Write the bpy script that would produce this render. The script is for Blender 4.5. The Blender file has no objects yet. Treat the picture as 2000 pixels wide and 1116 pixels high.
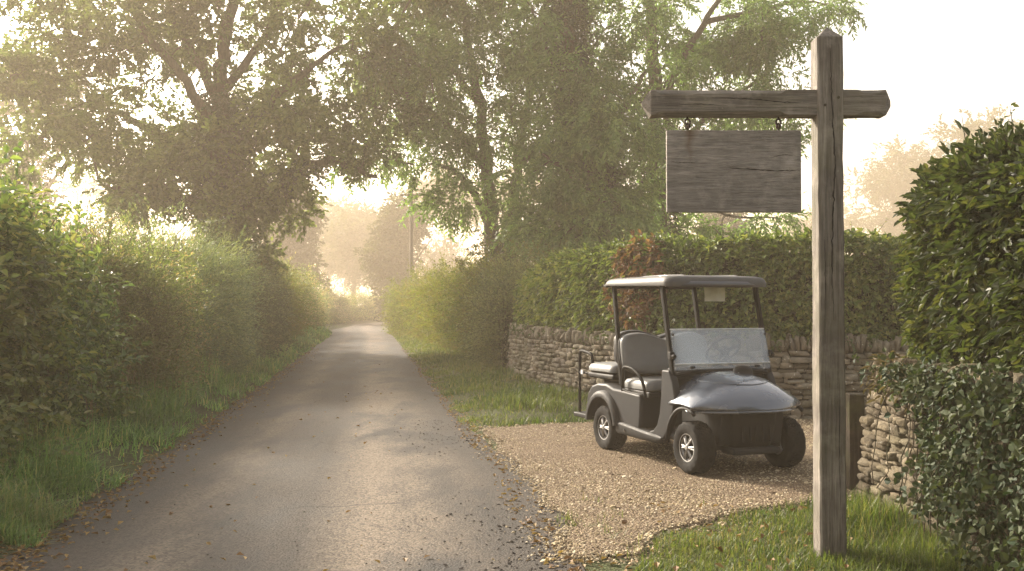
import bpy, math, random
import numpy as np
from mathutils import Vector, Matrix, Euler

SC = bpy.context.scene
COL = SC.collection
R = math.radians
random.seed(7)
rng = np.random.default_rng(11)
H, F, HY = 1.53, 2000.0, 600.0            # eye height, focal length in photo pixels, horizon row

def at(px, py, d):
    """Point at depth d seen at pixel (px, py) of the 2000 px wide photograph."""
    return np.array(((px - 1000) / F * d, d, H + (HY - py) / F * d))

# ------------------------------------------------------------------ scene graph helpers
def tag(o, label=None, cat=None, group=None, kind=None):
    if label: o['label'] = label
    if cat: o['category'] = cat
    if group: o['group'] = group
    if kind: o['kind'] = kind
    return o

def empty(name, loc=(0, 0, 0), rz=0.0):
    o = bpy.data.objects.new(name, None)
    o.location = loc
    o.rotation_euler = (0, 0, rz)
    o.empty_display_size = .2
    COL.objects.link(o)
    return o

def link_mesh(name, me, mats=(), parent=None):
    o = bpy.data.objects.new(name, me)
    COL.objects.link(o)
    for m in (mats if isinstance(mats, (list, tuple)) else [mats]):
        me.materials.append(m)
    if parent is not None:
        o.parent = parent
    return o

def mesh_np(name, V, Q, mats, parent=None, rnd=None, midx=None, smooth=False):
    """Mesh from numpy vertices and an (n,k) face array; rnd is one value per vertex."""
    V = np.asarray(V, np.float32); Q = np.asarray(Q, np.int32)
    me = bpy.data.meshes.new(name)
    k = Q.shape[1]
    me.vertices.add(len(V)); me.vertices.foreach_set('co', V.ravel())
    me.loops.add(Q.size); me.loops.foreach_set('vertex_index', Q.ravel())
    me.polygons.add(len(Q))
    me.polygons.foreach_set('loop_start', np.arange(0, Q.size, k, dtype=np.int32))
    me.polygons.foreach_set('loop_total', np.full(len(Q), k, np.int32))
    if midx is not None:
        me.polygons.foreach_set('material_index', np.asarray(midx, np.int32))
    me.polygons.foreach_set('use_smooth', np.full(len(Q), smooth, bool))
    me.update(calc_edges=True)
    if rnd is not None:
        a = me.attributes.new('rnd', 'FLOAT', 'POINT')
        a.data.foreach_set('value', np.asarray(rnd, np.float32))
    return link_mesh(name, me, mats, parent)

class MB:
    """Collects shapes into one mesh."""
    def __init__(self): self.v, self.f = [], []
    def add(self, v, f):
        n = len(self.v)
        self.v += [tuple(map(float, p)) for p in v]
        self.f += [tuple(i + n for i in q) for q in f]
        return self
    def box(self, c, s, rot=None):
        v = [Vector(((i & 1) - .5, ((i >> 1) & 1) - .5, ((i >> 2) & 1) - .5)) for i in range(8)]
        v = [Vector((p.x * s[0], p.y * s[1], p.z * s[2])) for p in v]
        if rot is not None:
            e = Euler(rot); v = [Vector(p) for p in v]
            for p in v: p.rotate(e)
        v = [p + Vector(c) for p in v]
        return self.add(v, [(0, 2, 3, 1), (4, 5, 7, 6), (0, 1, 5, 4), (2, 6, 7, 3), (0, 4, 6, 2), (1, 3, 7, 5)])
    def tube(self, pts, r, n=8, caps=True):
        pts = [Vector(p) for p in pts]
        rs = r if isinstance(r, (list, tuple, np.ndarray)) else [r] * len(pts)
        up = None; v = []
        for i, p in enumerate(pts):
            t = (pts[min(i + 1, len(pts) - 1)] - pts[max(i - 1, 0)])
            if t.length < 1e-9: t = Vector((0, 0, 1))
            t.normalize()
            if up is None:
                up = Vector((0, 0, 1)) if abs(t.z) < .9 else Vector((1, 0, 0))
            b = t.cross(up)
            if b.length < 1e-6: b = t.orthogonal()
            b.normalize(); up = b.cross(t).normalized()
            for k in range(n):
                a = 2 * math.pi * k / n
                v.append(p + (b * math.cos(a) + up * math.sin(a)) * float(rs[i]))
        f = []
        for i in range(len(pts) - 1):
            for k in range(n):
                f.append((i * n + k, i * n + (k + 1) % n, (i + 1) * n + (k + 1) % n, (i + 1) * n + k))
        if caps:
            f.append(tuple(reversed(range(n)))); f.append(tuple(range((len(pts) - 1) * n, len(pts) * n)))
        return self.add(v, f)
    def loft(self, rings, close=True, caps=True):
        n = len(rings[0]); v = [p for r in rings for p in r]; f = []
        for i in range(len(rings) - 1):
            for k in range(n if close else n - 1):
                f.append((i * n + k, i * n + (k + 1) % n, (i + 1) * n + (k + 1) % n, (i + 1) * n + k))
        if caps:
            f.append(tuple(reversed(range(n)))); f.append(tuple(range((len(rings) - 1) * n, len(rings) * n)))
        return self.add(v, f)
    def extrude(self, outline, axis, a, b):
        """Prism of a 2-D outline along an axis ('x': outline is (y,z); 'y': (x,z); 'z': (x,y))."""
        def P(u, w, t):
            return (t, u, w) if axis == 'x' else ((u, t, w) if axis == 'y' else (u, w, t))
        return self.loft([[P(u, w, a) for u, w in outline], [P(u, w, b) for u, w in outline]])
    def lathe(self, prof, n=32, axis='y', c=(0, 0, 0)):
        v, f = [], []
        for (r, t) in prof:
            for k in range(n):
                a = 2 * math.pi * k / n
                u, w = r * math.cos(a), r * math.sin(a)
                p = (u, t, w) if axis == 'y' else ((t, u, w) if axis == 'x' else (u, w, t))
                v.append((p[0] + c[0], p[1] + c[1], p[2] + c[2]))
        m = len(prof)
        for i in range(m - 1):
            for k in range(n):
                f.append((i * n + k, i * n + (k + 1) % n, (i + 1) * n + (k + 1) % n, (i + 1) * n + k))
        return self.add(v, f)
    def build(self, name, mat, parent=None, smooth=False, bevel=0, seg=2, subsurf=0, solid=0, auto=None):
        me = bpy.data.meshes.new(name)
        me.from_pydata(self.v, [], self.f); me.update()
        import bmesh
        bm = bmesh.new(); bm.from_mesh(me)
        bmesh.ops.recalc_face_normals(bm, faces=bm.faces[:])
        for fc in bm.faces: fc.smooth = smooth or bool(bevel)
        if auto is not None:
            for e in bm.edges:
                if len(e.link_faces) == 2 and e.calc_face_angle(0) > R(auto): e.smooth = False
        bm.to_mesh(me); bm.free()
        o = link_mesh(name, me, mat, parent)
        if solid:
            s = o.modifiers.new('solid', 'SOLIDIFY'); s.thickness = solid; s.offset = -1
        if bevel:
            b = o.modifiers.new('bevel', 'BEVEL'); b.width = bevel; b.segments = seg; b.limit_method = 'ANGLE'; b.angle_limit = R(35)
            b.harden_normals = False
            o.modifiers.new('wn', 'WEIGHTED_NORMAL')
        if subsurf:
            s = o.modifiers.new('sub', 'SUBSURF'); s.levels = s.render_levels = subsurf
        return o

def smoothpath(pts, n=6):
    """Catmull-Rom through the points."""
    P = [np.array(p, float) for p in pts]
    P = [2 * P[0] - P[1]] + P + [2 * P[-1] - P[-2]]
    out = []
    for i in range(1, len(P) - 2):
        for t in np.linspace(0, 1, n, endpoint=False):
            a, b, c, d = P[i - 1], P[i], P[i + 1], P[i + 2]
            out.append(.5 * (2 * b + (c - a) * t + (2 * a - 5 * b + 4 * c - d) * t * t + (3 * b - a - 3 * c + d) * t ** 3))
    out.append(P[-2])
    return np.array(out)

_nk = {}
def noise(p, freq=1.0, seed=0):
    """Cheap smooth noise, about -1..1, at points (n,2|3)."""
    p = np.atleast_2d(np.asarray(p, float))
    if (seed, p.shape[1]) not in _nk:
        g = np.random.default_rng(1000 + seed)
        k = g.normal(size=(14, p.shape[1])); k /= np.linalg.norm(k, axis=1, keepdims=True)
        _nk[(seed, p.shape[1])] = (k * g.uniform(.6, 2.6, (14, 1)), g.uniform(0, 6.28, 14))
    k, ph = _nk[(seed, p.shape[1])]
    return np.sin(p @ (k.T * freq) + ph).sum(1) / 5.0

# ------------------------------------------------------------------ materials
def new_mat(name):
    m = bpy.data.materials.new(name); m.use_nodes = True
    nt = m.node_tree; nt.nodes.clear()
    out = nt.nodes.new('ShaderNodeOutputMaterial')
    return m, nt, out

def nd(nt, typ, props=None, **inp):
    n = nt.nodes.new(typ)
    for k, v in (props or {}).items(): setattr(n, k, v)
    for k, v in inp.items():
        k2 = k.replace('_', ' ')
        s = n.inputs[int(k[1:])] if (k[0] == 'i' and k[1:].isdigit()) else n.inputs[k2]
        if isinstance(v, bpy.types.NodeSocket): nt.links.new(v, s)
        else: s.default_value = v
    return n

def col(c): return (c[0], c[1], c[2], 1.0)

def ramp(nt, fac, stops, interp='LINEAR'):
    n = nt.nodes.new('ShaderNodeValToRGB')
    n.color_ramp.interpolation = interp
    e = n.color_ramp.elements
    while len(e) < len(stops): e.new(.5)
    for s, (p, c) in zip(e, stops):
        s.position = p; s.color = col(c) if not isinstance(c, (int, float)) else (c, c, c, 1)
    nt.links.new(fac, n.inputs[0])
    return n.outputs[0]

def mixc(nt, fac, a, b, mode='MIX'):
    n = nt.nodes.new('ShaderNodeMix'); n.data_type = 'RGBA'; n.blend_type = mode
    for s, v in ((n.inputs[0], fac), (n.inputs[6], a), (n.inputs[7], b)):
        if isinstance(v, bpy.types.NodeSocket): nt.links.new(v, s)
        elif isinstance(v, (int, float)): s.default_value = v if s == n.inputs[0] else (v, v, v, 1)
        else: s.default_value = col(v)
    return n.outputs[2]

def mth(nt, op, a, b=0.0, clamp=False):
    n = nt.nodes.new('ShaderNodeMath'); n.operation = op; n.use_clamp = clamp
    for s, v in ((n.inputs[0], a), (n.inputs[1], b)):
        if isinstance(v, bpy.types.NodeSocket): nt.links.new(v, s)
        else: s.default_value = v
    return n.outputs[0]

def objco(nt, scale=(1, 1, 1), rot=(0, 0, 0), space='Object'):
    tc = nt.nodes.new('ShaderNodeTexCoord')
    mp = nd(nt, 'ShaderNodeMapping', Vector=tc.outputs[space])
    mp.inputs['Scale'].default_value = scale; mp.inputs['Rotation'].default_value = rot
    return mp.outputs[0]

def nz(nt, co, scale, detail=3, rough=.55, dist=0.0):
    return nd(nt, 'ShaderNodeTexNoise', Vector=co, Scale=scale, Detail=detail, Roughness=rough, Distortion=dist).outputs[0]

def bump(nt, h, dist=.01, strength=1.0, normal=None):
    b = nd(nt, 'ShaderNodeBump', Height=h, Distance=dist, Strength=strength)
    if normal is not None: nt.links.new(normal, b.inputs['Normal'])
    return b.outputs[0]

def plain(name, c, rough=.5, metal=0.0, coat=0.0, var=.12, scale=14, bmp=0.0, spec=.5):
    m, nt, out = new_mat(name)
    co = objco(nt)
    n1 = nz(nt, co, scale, 5)
    cc = ramp(nt, n1, [(.25, [x * (1 - var) for x in c]), (.75, [x * (1 + var) for x in c])])
    n2 = nz(nt, co, scale * .35, 4)
    rr = ramp(nt, n2, [(.3, max(.02, rough - .08)), (.75, min(1, rough + .12))])
    p = nd(nt, 'ShaderNodeBsdfPrincipled', Base_Color=cc, Roughness=rr, Metallic=metal, Coat_Weight=coat, Specular_IOR_Level=spec)
    if bmp: nt.links.new(bump(nt, nz(nt, co, scale * 14, 3), bmp), p.inputs['Normal'])
    nt.links.new(p.outputs[0], out.inputs[0])
    return m

def leaf_mat(name, cols, trans=.35, rough=.45, patch=None, pscale=.6, spec=.35, tcol=1.5):
    """cols: colours spread over the per-leaf attribute; patch: (colour, amount) that occurs in drifts over the plant."""
    m, nt, out = new_mat(name)
    a = nd(nt, 'ShaderNodeAttribute', {'attribute_name': 'rnd'}).outputs['Fac']
    k = len(cols)
    c = ramp(nt, a, [((i + .5) / k, cc) for i, cc in enumerate(cols)])
    if patch:
        n = nz(nt, objco(nt), pscale, 2)
        c = mixc(nt, ramp(nt, n, [(.46, 0.0), (.64, patch[1])]), c, patch[0])
    b = nd(nt, 'ShaderNodeBsdfPrincipled', Base_Color=c, Roughness=rough, Specular_IOR_Level=spec)
    tc = mixc(nt, 1.0, c, (tcol, tcol * 1.02, tcol * .55), 'MULTIPLY')
    t = nd(nt, 'ShaderNodeBsdfTranslucent', Color=tc)
    mx = nd(nt, 'ShaderNodeMixShader', i0=trans, i1=b.outputs[0], i2=t.outputs[0])
    nt.links.new(mx.outputs[0], out.inputs[0])
    return m

def bark_mat(name, c, dark, scale=1.0):
    m, nt, out = new_mat(name)
    co = objco(nt, (1, 1, .22))
    n = nz(nt, co, 16 * scale, 6, .65, .6)
    n2 = nz(nt, objco(nt), 1.3, 3)
    c1 = ramp(nt, n, [(.32, dark), (.62, c)])
    c2 = mixc(nt, ramp(nt, n2, [(.5, 0.0), (.72, .5)]), c1, (.05, .065, .03))
    p = nd(nt, 'ShaderNodeBsdfPrincipled', Base_Color=c2, Roughness=.9, Specular_IOR_Level=.2)
    nt.links.new(bump(nt, n, .04), p.inputs['Normal'])
    nt.links.new(p.outputs[0], out.inputs[0])
    return m

def wood_mat(name, axis, light, dark, stain=None, green=0.0, stretch=.045):
    """Weathered oak; grain along axis 0/1/2 of the object."""
    m, nt, out = new_mat(name)
    s = [1.0, 1.0, 1.0]; s[axis] = stretch
    co = objco(nt, s)
    fine = nz(nt, co, 95, 6, .7, .5)
    mid = nz(nt, co, 22, 5, .6, 1.6)
    big = nz(nt, objco(nt), 2.6, 4, .6)
    c = ramp(nt, mid, [(.25, dark), (.5, [.5 * (a + b) for a, b in zip(light, dark)]), (.75, light)])
    c = mixc(nt, ramp(nt, fine, [(.3, .75), (.56, 0.0)]), c, [x * .42 for x in dark])
    c = mixc(nt, ramp(nt, big, [(.40, 0.0), (.66, .65)]), c, [x * .6 for x in dark])
    c = mixc(nt, ramp(nt, nz(nt, objco(nt), 4.7, 5, .65), [(.52, 0.0), (.74, .45)]), c, [min(1, x * 1.35) for x in light])
    # pale lichen specks
    lz = nz(nt, objco(nt), 62, 2)
    c = mixc(nt, ramp(nt, lz, [(.72, 0.0), (.78, .5)]), c, (.36, .35, .29))
    if green:
        gz = nz(nt, objco(nt), 3.3, 4)
        c = mixc(nt, mth(nt, 'MULTIPLY', ramp(nt, gz, [(.45, 0.0), (.62, 1.0)]), green), c, (.09, .095, .035))
    if stain:
        (sx, sz, wx, wz), scol = stain
        sep = nd(nt, 'ShaderNodeSeparateXYZ', Vector=objco(nt))
        wob = mth(nt, 'MULTIPLY', mth(nt, 'SUBTRACT', nz(nt, objco(nt), 14, 3), .5), .06)
        dx = mth(nt, 'DIVIDE', mth(nt, 'ABSOLUTE', mth(nt, 'SUBTRACT', mth(nt, 'ADD', sep.outputs[0], wob), sx)), wx)
        dz = mth(nt, 'DIVIDE', mth(nt, 'ABSOLUTE', mth(nt, 'SUBTRACT', sep.outputs[2], sz)), wz)
        k = mth(nt, 'SUBTRACT', 1.0, mth(nt, 'ADD', dx, dz), True)
        c = mixc(nt, mth(nt, 'MULTIPLY', k, .8), c, scol)
    h = mth(nt, 'ADD', mth(nt, 'MULTIPLY', fine, .6), mth(nt, 'MULTIPLY', mid, .7))
    p = nd(nt, 'ShaderNodeBsdfPrincipled', Base_Color=c, Roughness=.82, Specular_IOR_Level=.25)
    nt.links.new(bump(nt, h, .012), p.inputs['Normal'])
    nt.links.new(p.outputs[0], out.inputs[0])
    return m

def stone_mat(name, cols, spots=.5):
    m, nt, out = new_mat(name)
    a = nd(nt, 'ShaderNodeAttribute', {'attribute_name': 'rnd'}).outputs['Fac']
    k = len(cols)
    c = ramp(nt, a, [((i + .5) / k, cc) for i, cc in enumerate(cols)])
    co = objco(nt)
    n = nz(nt, co, 9, 6, .65)
    c = mixc(nt, ramp(nt, n, [(.35, .55), (.6, 0.0)]), c, (.10, .085, .06))
    n3 = nz(nt, co, 1.4, 3)
    c = mixc(nt, ramp(nt, n3, [(.5, 0.0), (.7, .45)]), c, (.085, .09, .045))
    n2 = nz(nt, co, 26, 3, .6)
    c = mixc(nt, ramp(nt, n2, [(.64, 0.0), (.70, spots)]), c, (.55, .54, .48))
    p = nd(nt, 'ShaderNodeBsdfPrincipled', Base_Color=c, Roughness=.92, Specular_IOR_Level=.2)
    nt.links.new(bump(nt, nz(nt, co, 48, 6, .65), .018), p.inputs['Normal'])
    nt.links.new(p.outputs[0], out.inputs[0])
    return m

# ------------------------------------------------------------------ foliage helpers
def leaf_geom(L, W, kind, fold=.18, droop=.15):
    """Leaf along +X with its face up: 'far' one quad, 'near' two quads folded at the midrib."""
    if kind == 'far':
        return np.array([(0, 0, 0), (.45 * L, W / 2, fold * W), (L, 0, -droop * L), (.45 * L, -W / 2, fold * W)]), np.array([(0, 3, 2, 1)])
    v = [(0, 0, 0), (.3 * L, W * .46, fold * W), (.66 * L, W * .4, fold * W - .3 * droop * L), (L, 0, -droop * L),
         (.66 * L, -W * .4, fold * W - .3 * droop * L), (.3 * L, -W * .46, fold * W)]
    return np.array(v), np.array([(0, 5, 4, 3), (0, 3, 2, 1)])

def rotm(ax, ang):
    return np.array(Matrix.Rotation(ang, 3, ax))

def sprig(g, n, length, L, W, kind, spread=50, droop=.15, curl=.1, twig=.0, flat=.5):
    """A twig along +X carrying n leaves; returns V, Q, rnd offset, is_twig."""
    Vs, Qs, Rs, T = [], [], [], []
    off = 0
    for i in range(n):
        t = (i + .6) / n
        s = 1 if i % 2 else -1
        sc = g.uniform(.7, 1.15) * (1 - .25 * abs(t - .5))
        lv, lq = leaf_geom(L * sc, W * sc, kind, g.uniform(.05, .3), droop * g.uniform(.2, 1.8))
        ang = R(spread * g.uniform(.6, 1.3)) * s * (1 - .55 * t * (i == n - 1))
        M = rotm('Z', ang) @ rotm('X', g.normal() * flat) @ rotm('Y', g.normal() * .3 + .1)
        p = np.array((t * length, 0, -curl * length * t * t))
        p += g.normal(size=3) * length * .04
        lv = lv @ M.T + p
        Vs.append(lv); Qs.append(lq + off); off += len(lv)
        Rs.append(np.full(len(lv), g.uniform(-.3, .3))); T.append(np.zeros(len(lq), int))
    if twig:
        k = 3
        pts = np.array([(t * length, 0, -curl * length * t * t) for t in np.linspace(-.25, 1, k)])
        ring = np.array([(0, math.cos(a), math.sin(a)) for a in (0.5, 2.6, 4.7)])
        tv = np.concatenate([pts[i] + ring * twig * (1 - .35 * i) for i in range(k)])
        tq = [(i * 3 + j, i * 3 + (j + 1) % 3, i * 3 + 3 + (j + 1) % 3, i * 3 + 3 + j) for i in range(k - 1) for j in range(3)]
        Vs.append(tv); Qs.append(np.array(tq) + off); Rs.append(np.zeros(len(tv))); T.append(np.ones(len(tq), int))
    return np.concatenate(Vs), np.concatenate(Qs), np.concatenate(Rs), np.concatenate(T)

def frames(D, g, roll=3.2, up=None):
    """Rotation matrices whose X axis is D and whose Z axis is about `up`."""
    D = D / (np.linalg.norm(D, axis=1, keepdims=True) + 1e-9)
    U = np.tile(np.array((0, 0, 1.0)), (len(D), 1)) if up is None else up
    U = U + g.normal(size=U.shape) * roll * .3
    Y = np.cross(U, D); Y /= (np.linalg.norm(Y, axis=1, keepdims=True) + 1e-9)
    Z = np.cross(D, Y)
    return np.stack([D, Y, Z], axis=2)

def cloud(P, D, S, templates, g, roll=1.0, up=None, rbase=None):
    """Copies of sprig templates at points P, pointing along D, scaled by S."""
    n = len(P); M = frames(D, g, roll, up)
    pick = g.integers(0, len(templates), n)
    VV, QQ, RR, TT = [], [], [], []; off = 0
    rb = g.uniform(.25, .75, n) if rbase is None else rbase
    for k, (tv, tq, tr, tt) in enumerate(templates):
        idx = np.nonzero(pick == k)[0]
        if not len(idx): continue
        v = np.einsum('nij,vj->nvi', M[idx], tv) * S[idx, None, None] + P[idx, None, :]
        q = tq[None] + (np.arange(len(idx)) * len(tv))[:, None, None] + off
        VV.append(v.reshape(-1, 3)); QQ.append(q.reshape(-1, 4)); off += v.shape[0] * v.shape[1]
        RR.append(np.clip(tr[None] + rb[idx, None], 0, 1).ravel()); TT.append(np.tile(tt, len(idx)))
    return np.concatenate(VV), np.concatenate(QQ), np.concatenate(RR), np.concatenate(TT)

def grass(P, h, w, g, lean=.45):
    """Bent blades: two quads each."""
    n = len(P); a = g.uniform(0, 6.283, n)
    d = np.stack([np.cos(a), np.sin(a), np.zeros(n)], 1); s = np.stack([-np.sin(a), np.cos(a), np.zeros(n)], 1)
    b = np.abs(g.normal(size=n)) * lean
    V = np.zeros((n, 6, 3))
    for i, (t, wk) in enumerate(((0, 1.0), (.55, .8), (1, .12))):
        c = P + d * (h * b * t * t)[:, None] + np.array((0, 0, 1.0)) * (h * t * (1 - .3 * np.minimum(b, 1.6) * t))[:, None]
        V[:, 2 * i] = c + s * (w * wk / 2)[:, None]; V[:, 2 * i + 1] = c - s * (w * wk / 2)[:, None]
    Q = np.array([(0, 1, 3, 2), (2, 3, 5, 4)])[None] + (np.arange(n) * 6)[:, None, None]
    return V.reshape(-1, 3), Q.reshape(-1, 4)

def with_tubes(V, Q, Rr, T, mb, k=1):
    """Adds the (uncapped) tubes of a builder to foliage arrays, as material slot k."""
    if not mb.v: return V, Q, Rr, T
    q = np.array(mb.f, np.int64) + len(V)
    return (np.concatenate([V, np.array(mb.v)]), np.concatenate([Q, q]), np.concatenate([Rr, np.full(len(mb.v), .5)]), np.concatenate([T, np.full(len(q), k, int)]))
HAZE, SUN_EL, SUN_AZ, SUN_E, SKY_E, SKY_SAT, EXPO = .0027, 27.0, -42.0, 4.4, .15, .5, 1.60
# ------------------------------------------------------------------ lane, ground, gravel
_cd = np.array([-20, 0, 6, 16, 33, 55, 66, 76, 86, 98, 112, 130, 160, 420.])
_cxv = np.array([2.2, -.5, -1.3, -2.6, -4.95, -8.0, -9.9, -11.4, -12.3, -12.2, -10.2, -5.5, 6, 120.])
_ff = np.linspace(-20, 420, 1761)
_raw = np.interp(_ff, _cd, _cxv)
_k = np.hanning(33); _k /= _k.sum()
_sm = np.convolve(np.pad(_raw, 16, mode='edge'), _k, 'valid')
def cx(d): return np.interp(d, _ff, _sm)
HALF = 1.62

GPOLY = np.array([(.28, 6.2), (.34, 7.4), (.12, 8.6), (-.1, 10.4), (-.42, 12.9), (.2, 13.2), (1.0, 13.55), (1.35, 15.0), (2.2, 14.4), (3.2, 13.8),
                  (12, 13.4), (12, 8.9), (3.4, 8.35), (2.9, 8.0), (2.25, 7.85), (1.5, 7.35), (1.0, 6.9), (.8, 6.3)])
def poly_dist(X, Y, P=GPOLY):
    """Signed distance to a polygon, negative inside."""
    X = np.asarray(X, float); Y = np.asarray(Y, float)
    d = np.full(X.shape, 1e9); ins = np.zeros(X.shape, bool)
    for (x0, y0), (x1, y1) in zip(P, np.roll(P, -1, 0)):
        ex, ey = x1 - x0, y1 - y0
        t = np.clip(((X - x0) * ex + (Y - y0) * ey) / (ex * ex + ey * ey), 0, 1)
        d = np.minimum(d, np.hypot(X - x0 - t * ex, Y - y0 - t * ey))
        if ey != 0:
            ins ^= ((y0 > Y) != (y1 > Y)) & (X < x0 + (Y - y0) / ey * ex)
    return np.where(ins, -d, d)
def sstep(a, b, x):
    t = np.clip((x - a) / (b - a), 0, 1); return t * t * (3 - 2 * t)
def gh(X, Y):
    """Height of the ground."""
    X = np.asarray(X, float); Y = np.asarray(Y, float)
    off = X - cx(Y)
    l = sstep(HALF - .05, HALF + .9, -off) * .16 + sstep(2.6, 4.2, -off) * .14
    r = sstep(HALF - .05, HALF + .8, off) * np.where(Y < 10, .012, .10)
    near = np.exp(-np.maximum(0, Y - 40) / 40)
    h = np.where(off < 0, l, r * sstep(.05, .6, poly_dist(X, Y)))
    b = noise(np.stack([X.ravel(), Y.ravel()], 1), 1.6, 3).reshape(X.shape) * .018
    return h + b * np.where(h > .02, 1, 0) * near

gx = np.concatenate([np.linspace(-420, -60, 13), np.linspace(-50, -14, 10), np.arange(-12, 9, .16), np.linspace(10, 50, 11), np.linspace(60, 420, 13)])
gy = np.concatenate([np.linspace(-60, -6, 8), np.arange(-3, 30, .2), np.arange(30, 70, .5), np.linspace(72, 130, 25), np.linspace(140, 420, 12)])
GX, GY = np.meshgrid(gx, gy)
GZ = gh(GX, GY)
nx, ny = len(gx), len(gy)
ii = (np.arange(ny - 1)[:, None] * nx + np.arange(nx - 1)[None]).ravel()

m, nt, out = new_mat('turf_soil')
co = objco(nt)
n1 = nz(nt, co, 1.2, 5); n2 = nz(nt, co, 30, 4)
c = ramp(nt, n1, [(.3, (.045, .05, .02)), (.5, (.06, .075, .025)), (.7, (.075, .065, .035))])
c = mixc(nt, ramp(nt, n2, [(.4, .6), (.6, 0.0)]), c, (.035, .028, .018))
p = nd(nt, 'ShaderNodeBsdfPrincipled', Base_Color=c, Roughness=.95, Specular_IOR_Level=.15)
nt.links.new(bump(nt, n2, .03), p.inputs['Normal']); nt.links.new(p.outputs[0], out.inputs[0])
M_TURF = m
o = mesh_np('ground', np.stack([GX.ravel(), GY.ravel(), GZ.ravel()], 1), np.stack([ii, ii + 1, ii + nx + 1, ii + nx], 1), M_TURF, smooth=True)
tag(o, kind='structure')

# the lane: worn asphalt, paler where tyres run, damp towards the verges
ry = np.concatenate([np.arange(-8, 40, .25), np.arange(40, 150, .6)])
rt = np.linspace(-1, 1, 29)
RY, RT = np.meshgrid(ry, rt, indexing='ij')
edge = 1 + np.where(RT < 0, noise(np.stack([RY.ravel(), RY.ravel() * 0], 1), 2.2, 5).reshape(RY.shape), noise(np.stack([RY.ravel(), RY.ravel() * 0 + 9], 1), 2.0, 6).reshape(RY.shape)) * .035
RX = cx(RY) + RT * (HALF + .04 + .14 * (RT < 0)) * edge
# the lane splays a little towards the gravel entrance
RX += np.where(RT > 0, RT, 0) * .32 * np.exp(-((RY - 8.8) / 2.2) ** 2)
RZ = .012 + .03 * (1 - RT ** 2) + .006 * noise(np.stack([RX.ravel(), RY.ravel()], 1), 1.3, 8).reshape(RX.shape) * (1 - RT ** 4)
m, nt, out = new_mat('asphalt')
co = objco(nt)
uv = nd(nt, 'ShaderNodeAttribute', {'attribute_name': 'rnd'}).outputs['Fac']   # 0..1 across the lane
big = nz(nt, objco(nt, (1, .35, 1)), 1.1, 5, .6)
fine = nz(nt, co, 90, 4, .75)
vor = nd(nt, 'ShaderNodeTexVoronoi', {'feature': 'F1'}, Vector=co, Scale=62.0)
trk = ramp(nt, uv, [(.0, 0.0), (.16, .15), (.28, .75), (.40, .25), (.5, .12), (.62, .9), (.74, .7), (.88, .1), (1.0, 0.0)])
wear = mth(nt, 'MULTIPLY', trk, ramp(nt, big, [(.38, .0), (.54, 1.0)]))
c = ramp(nt, big, [(.3, (.027, .024, .022)), (.7, (.054, .047, .041))])
c = mixc(nt, wear, c, (.215, .172, .128))
c = mixc(nt, ramp(nt, vor.outputs['Color'], [(.2, .62), (.75, 0.0)]), c, (.018, .017, .016))
c = mixc(nt, ramp(nt, fine, [(.58, 0.0), (.70, .55)]), c, (.21, .18, .15))
edgek = ramp(nt, uv, [(0.0, 1.0), (.07, .25), (.12, 0.0), (.88, 0.0), (.94, .25), (1.0, 1.0)])
c = mixc(nt, mth(nt, 'MULTIPLY', edgek, ramp(nt, nz(nt, co, 6, 5), [(.35, .2), (.65, 1.0)])), c, (.055, .042, .030))
crk = nd(nt, 'ShaderNodeTexVoronoi', {'feature': 'DISTANCE_TO_EDGE'}, Vector=mixc(nt, .12, co, nd(nt, 'ShaderNodeTexNoise', Vector=co, Scale=3.0, Detail=4.0).outputs['Color']), Scale=.55)
c = mixc(nt, mth(nt, 'MULTIPLY', ramp(nt, crk.outputs[0], [(.0, .7), (.006, 0.0)]), ramp(nt, nz(nt, co, .5, 2), [(.5, 0.0), (.6, 1.0)])), c, (.018, .017, .016))
rg = ramp(nt, big, [(.35, .62), (.6, .82)])
rg = mixc(nt, ramp(nt, nz(nt, co, .8, 2), [(.70, 0.0), (.74, .4)]), rg, .3)
p = nd(nt, 'ShaderNodeBsdfPrincipled', Base_Color=c, Roughness=rg, Specular_IOR_Level=.16)
hh = mth(nt, 'ADD', mth(nt, 'MULTIPLY', vor.outputs['Distance'], -.5), mth(nt, 'MULTIPLY', fine, .5))
nt.links.new(bump(nt, hh, .012, .8), p.inputs['Normal']); nt.links.new(p.outputs[0], out.inputs[0])
M_ASPH = m
k = len(rt)
ii = (np.arange(len(ry) - 1)[:, None] * k + np.arange(k - 1)[None]).ravel()
o = mesh_np('road', np.stack([RX.ravel(), RY.ravel(), RZ.ravel()], 1), np.stack([ii, ii + 1, ii + k + 1, ii + k], 1), M_ASPH, rnd=(RT.ravel() + 1) / 2, smooth=True)
tag(o, kind='structure')

# gravel sheet with loose stones on it
m, nt, out = new_mat('gravel_bed')
co = objco(nt)
v = nd(nt, 'ShaderNodeTexVoronoi', Vector=co, Scale=62.0)
c = ramp(nt, nd(nt, 'ShaderNodeSeparateColor', Color=v.outputs['Color']).outputs[0], [(.1, (.14, .098, .058)), (.5, (.27, .20, .125)), (.9, (.40, .315, .21))])
c = mixc(nt, ramp(nt, v.outputs['Distance'], [(.25, 0.0), (.6, .75)]), c, (.07, .045, .028))
c = mixc(nt, ramp(nt, nz(nt, co, 1.5, 4), [(.5, 0.0), (.68, .45)]), c, (.11, .075, .05))
p = nd(nt, 'ShaderNodeBsdfPrincipled', Base_Color=c, Roughness=.9, Specular_IOR_Level=.2)
nt.links.new(bump(nt, mth(nt, 'MULTIPLY', v.outputs['Distance'], -1.0), .03), p.inputs['Normal']); nt.links.new(p.outputs[0], out.inputs[0])
M_GRAV = m
gxx = np.arange(-.7, 12.0, .1); gyy = np.arange(5.9, 15.2, .1)
AX, AY = np.meshgrid(gxx, gyy)
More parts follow.
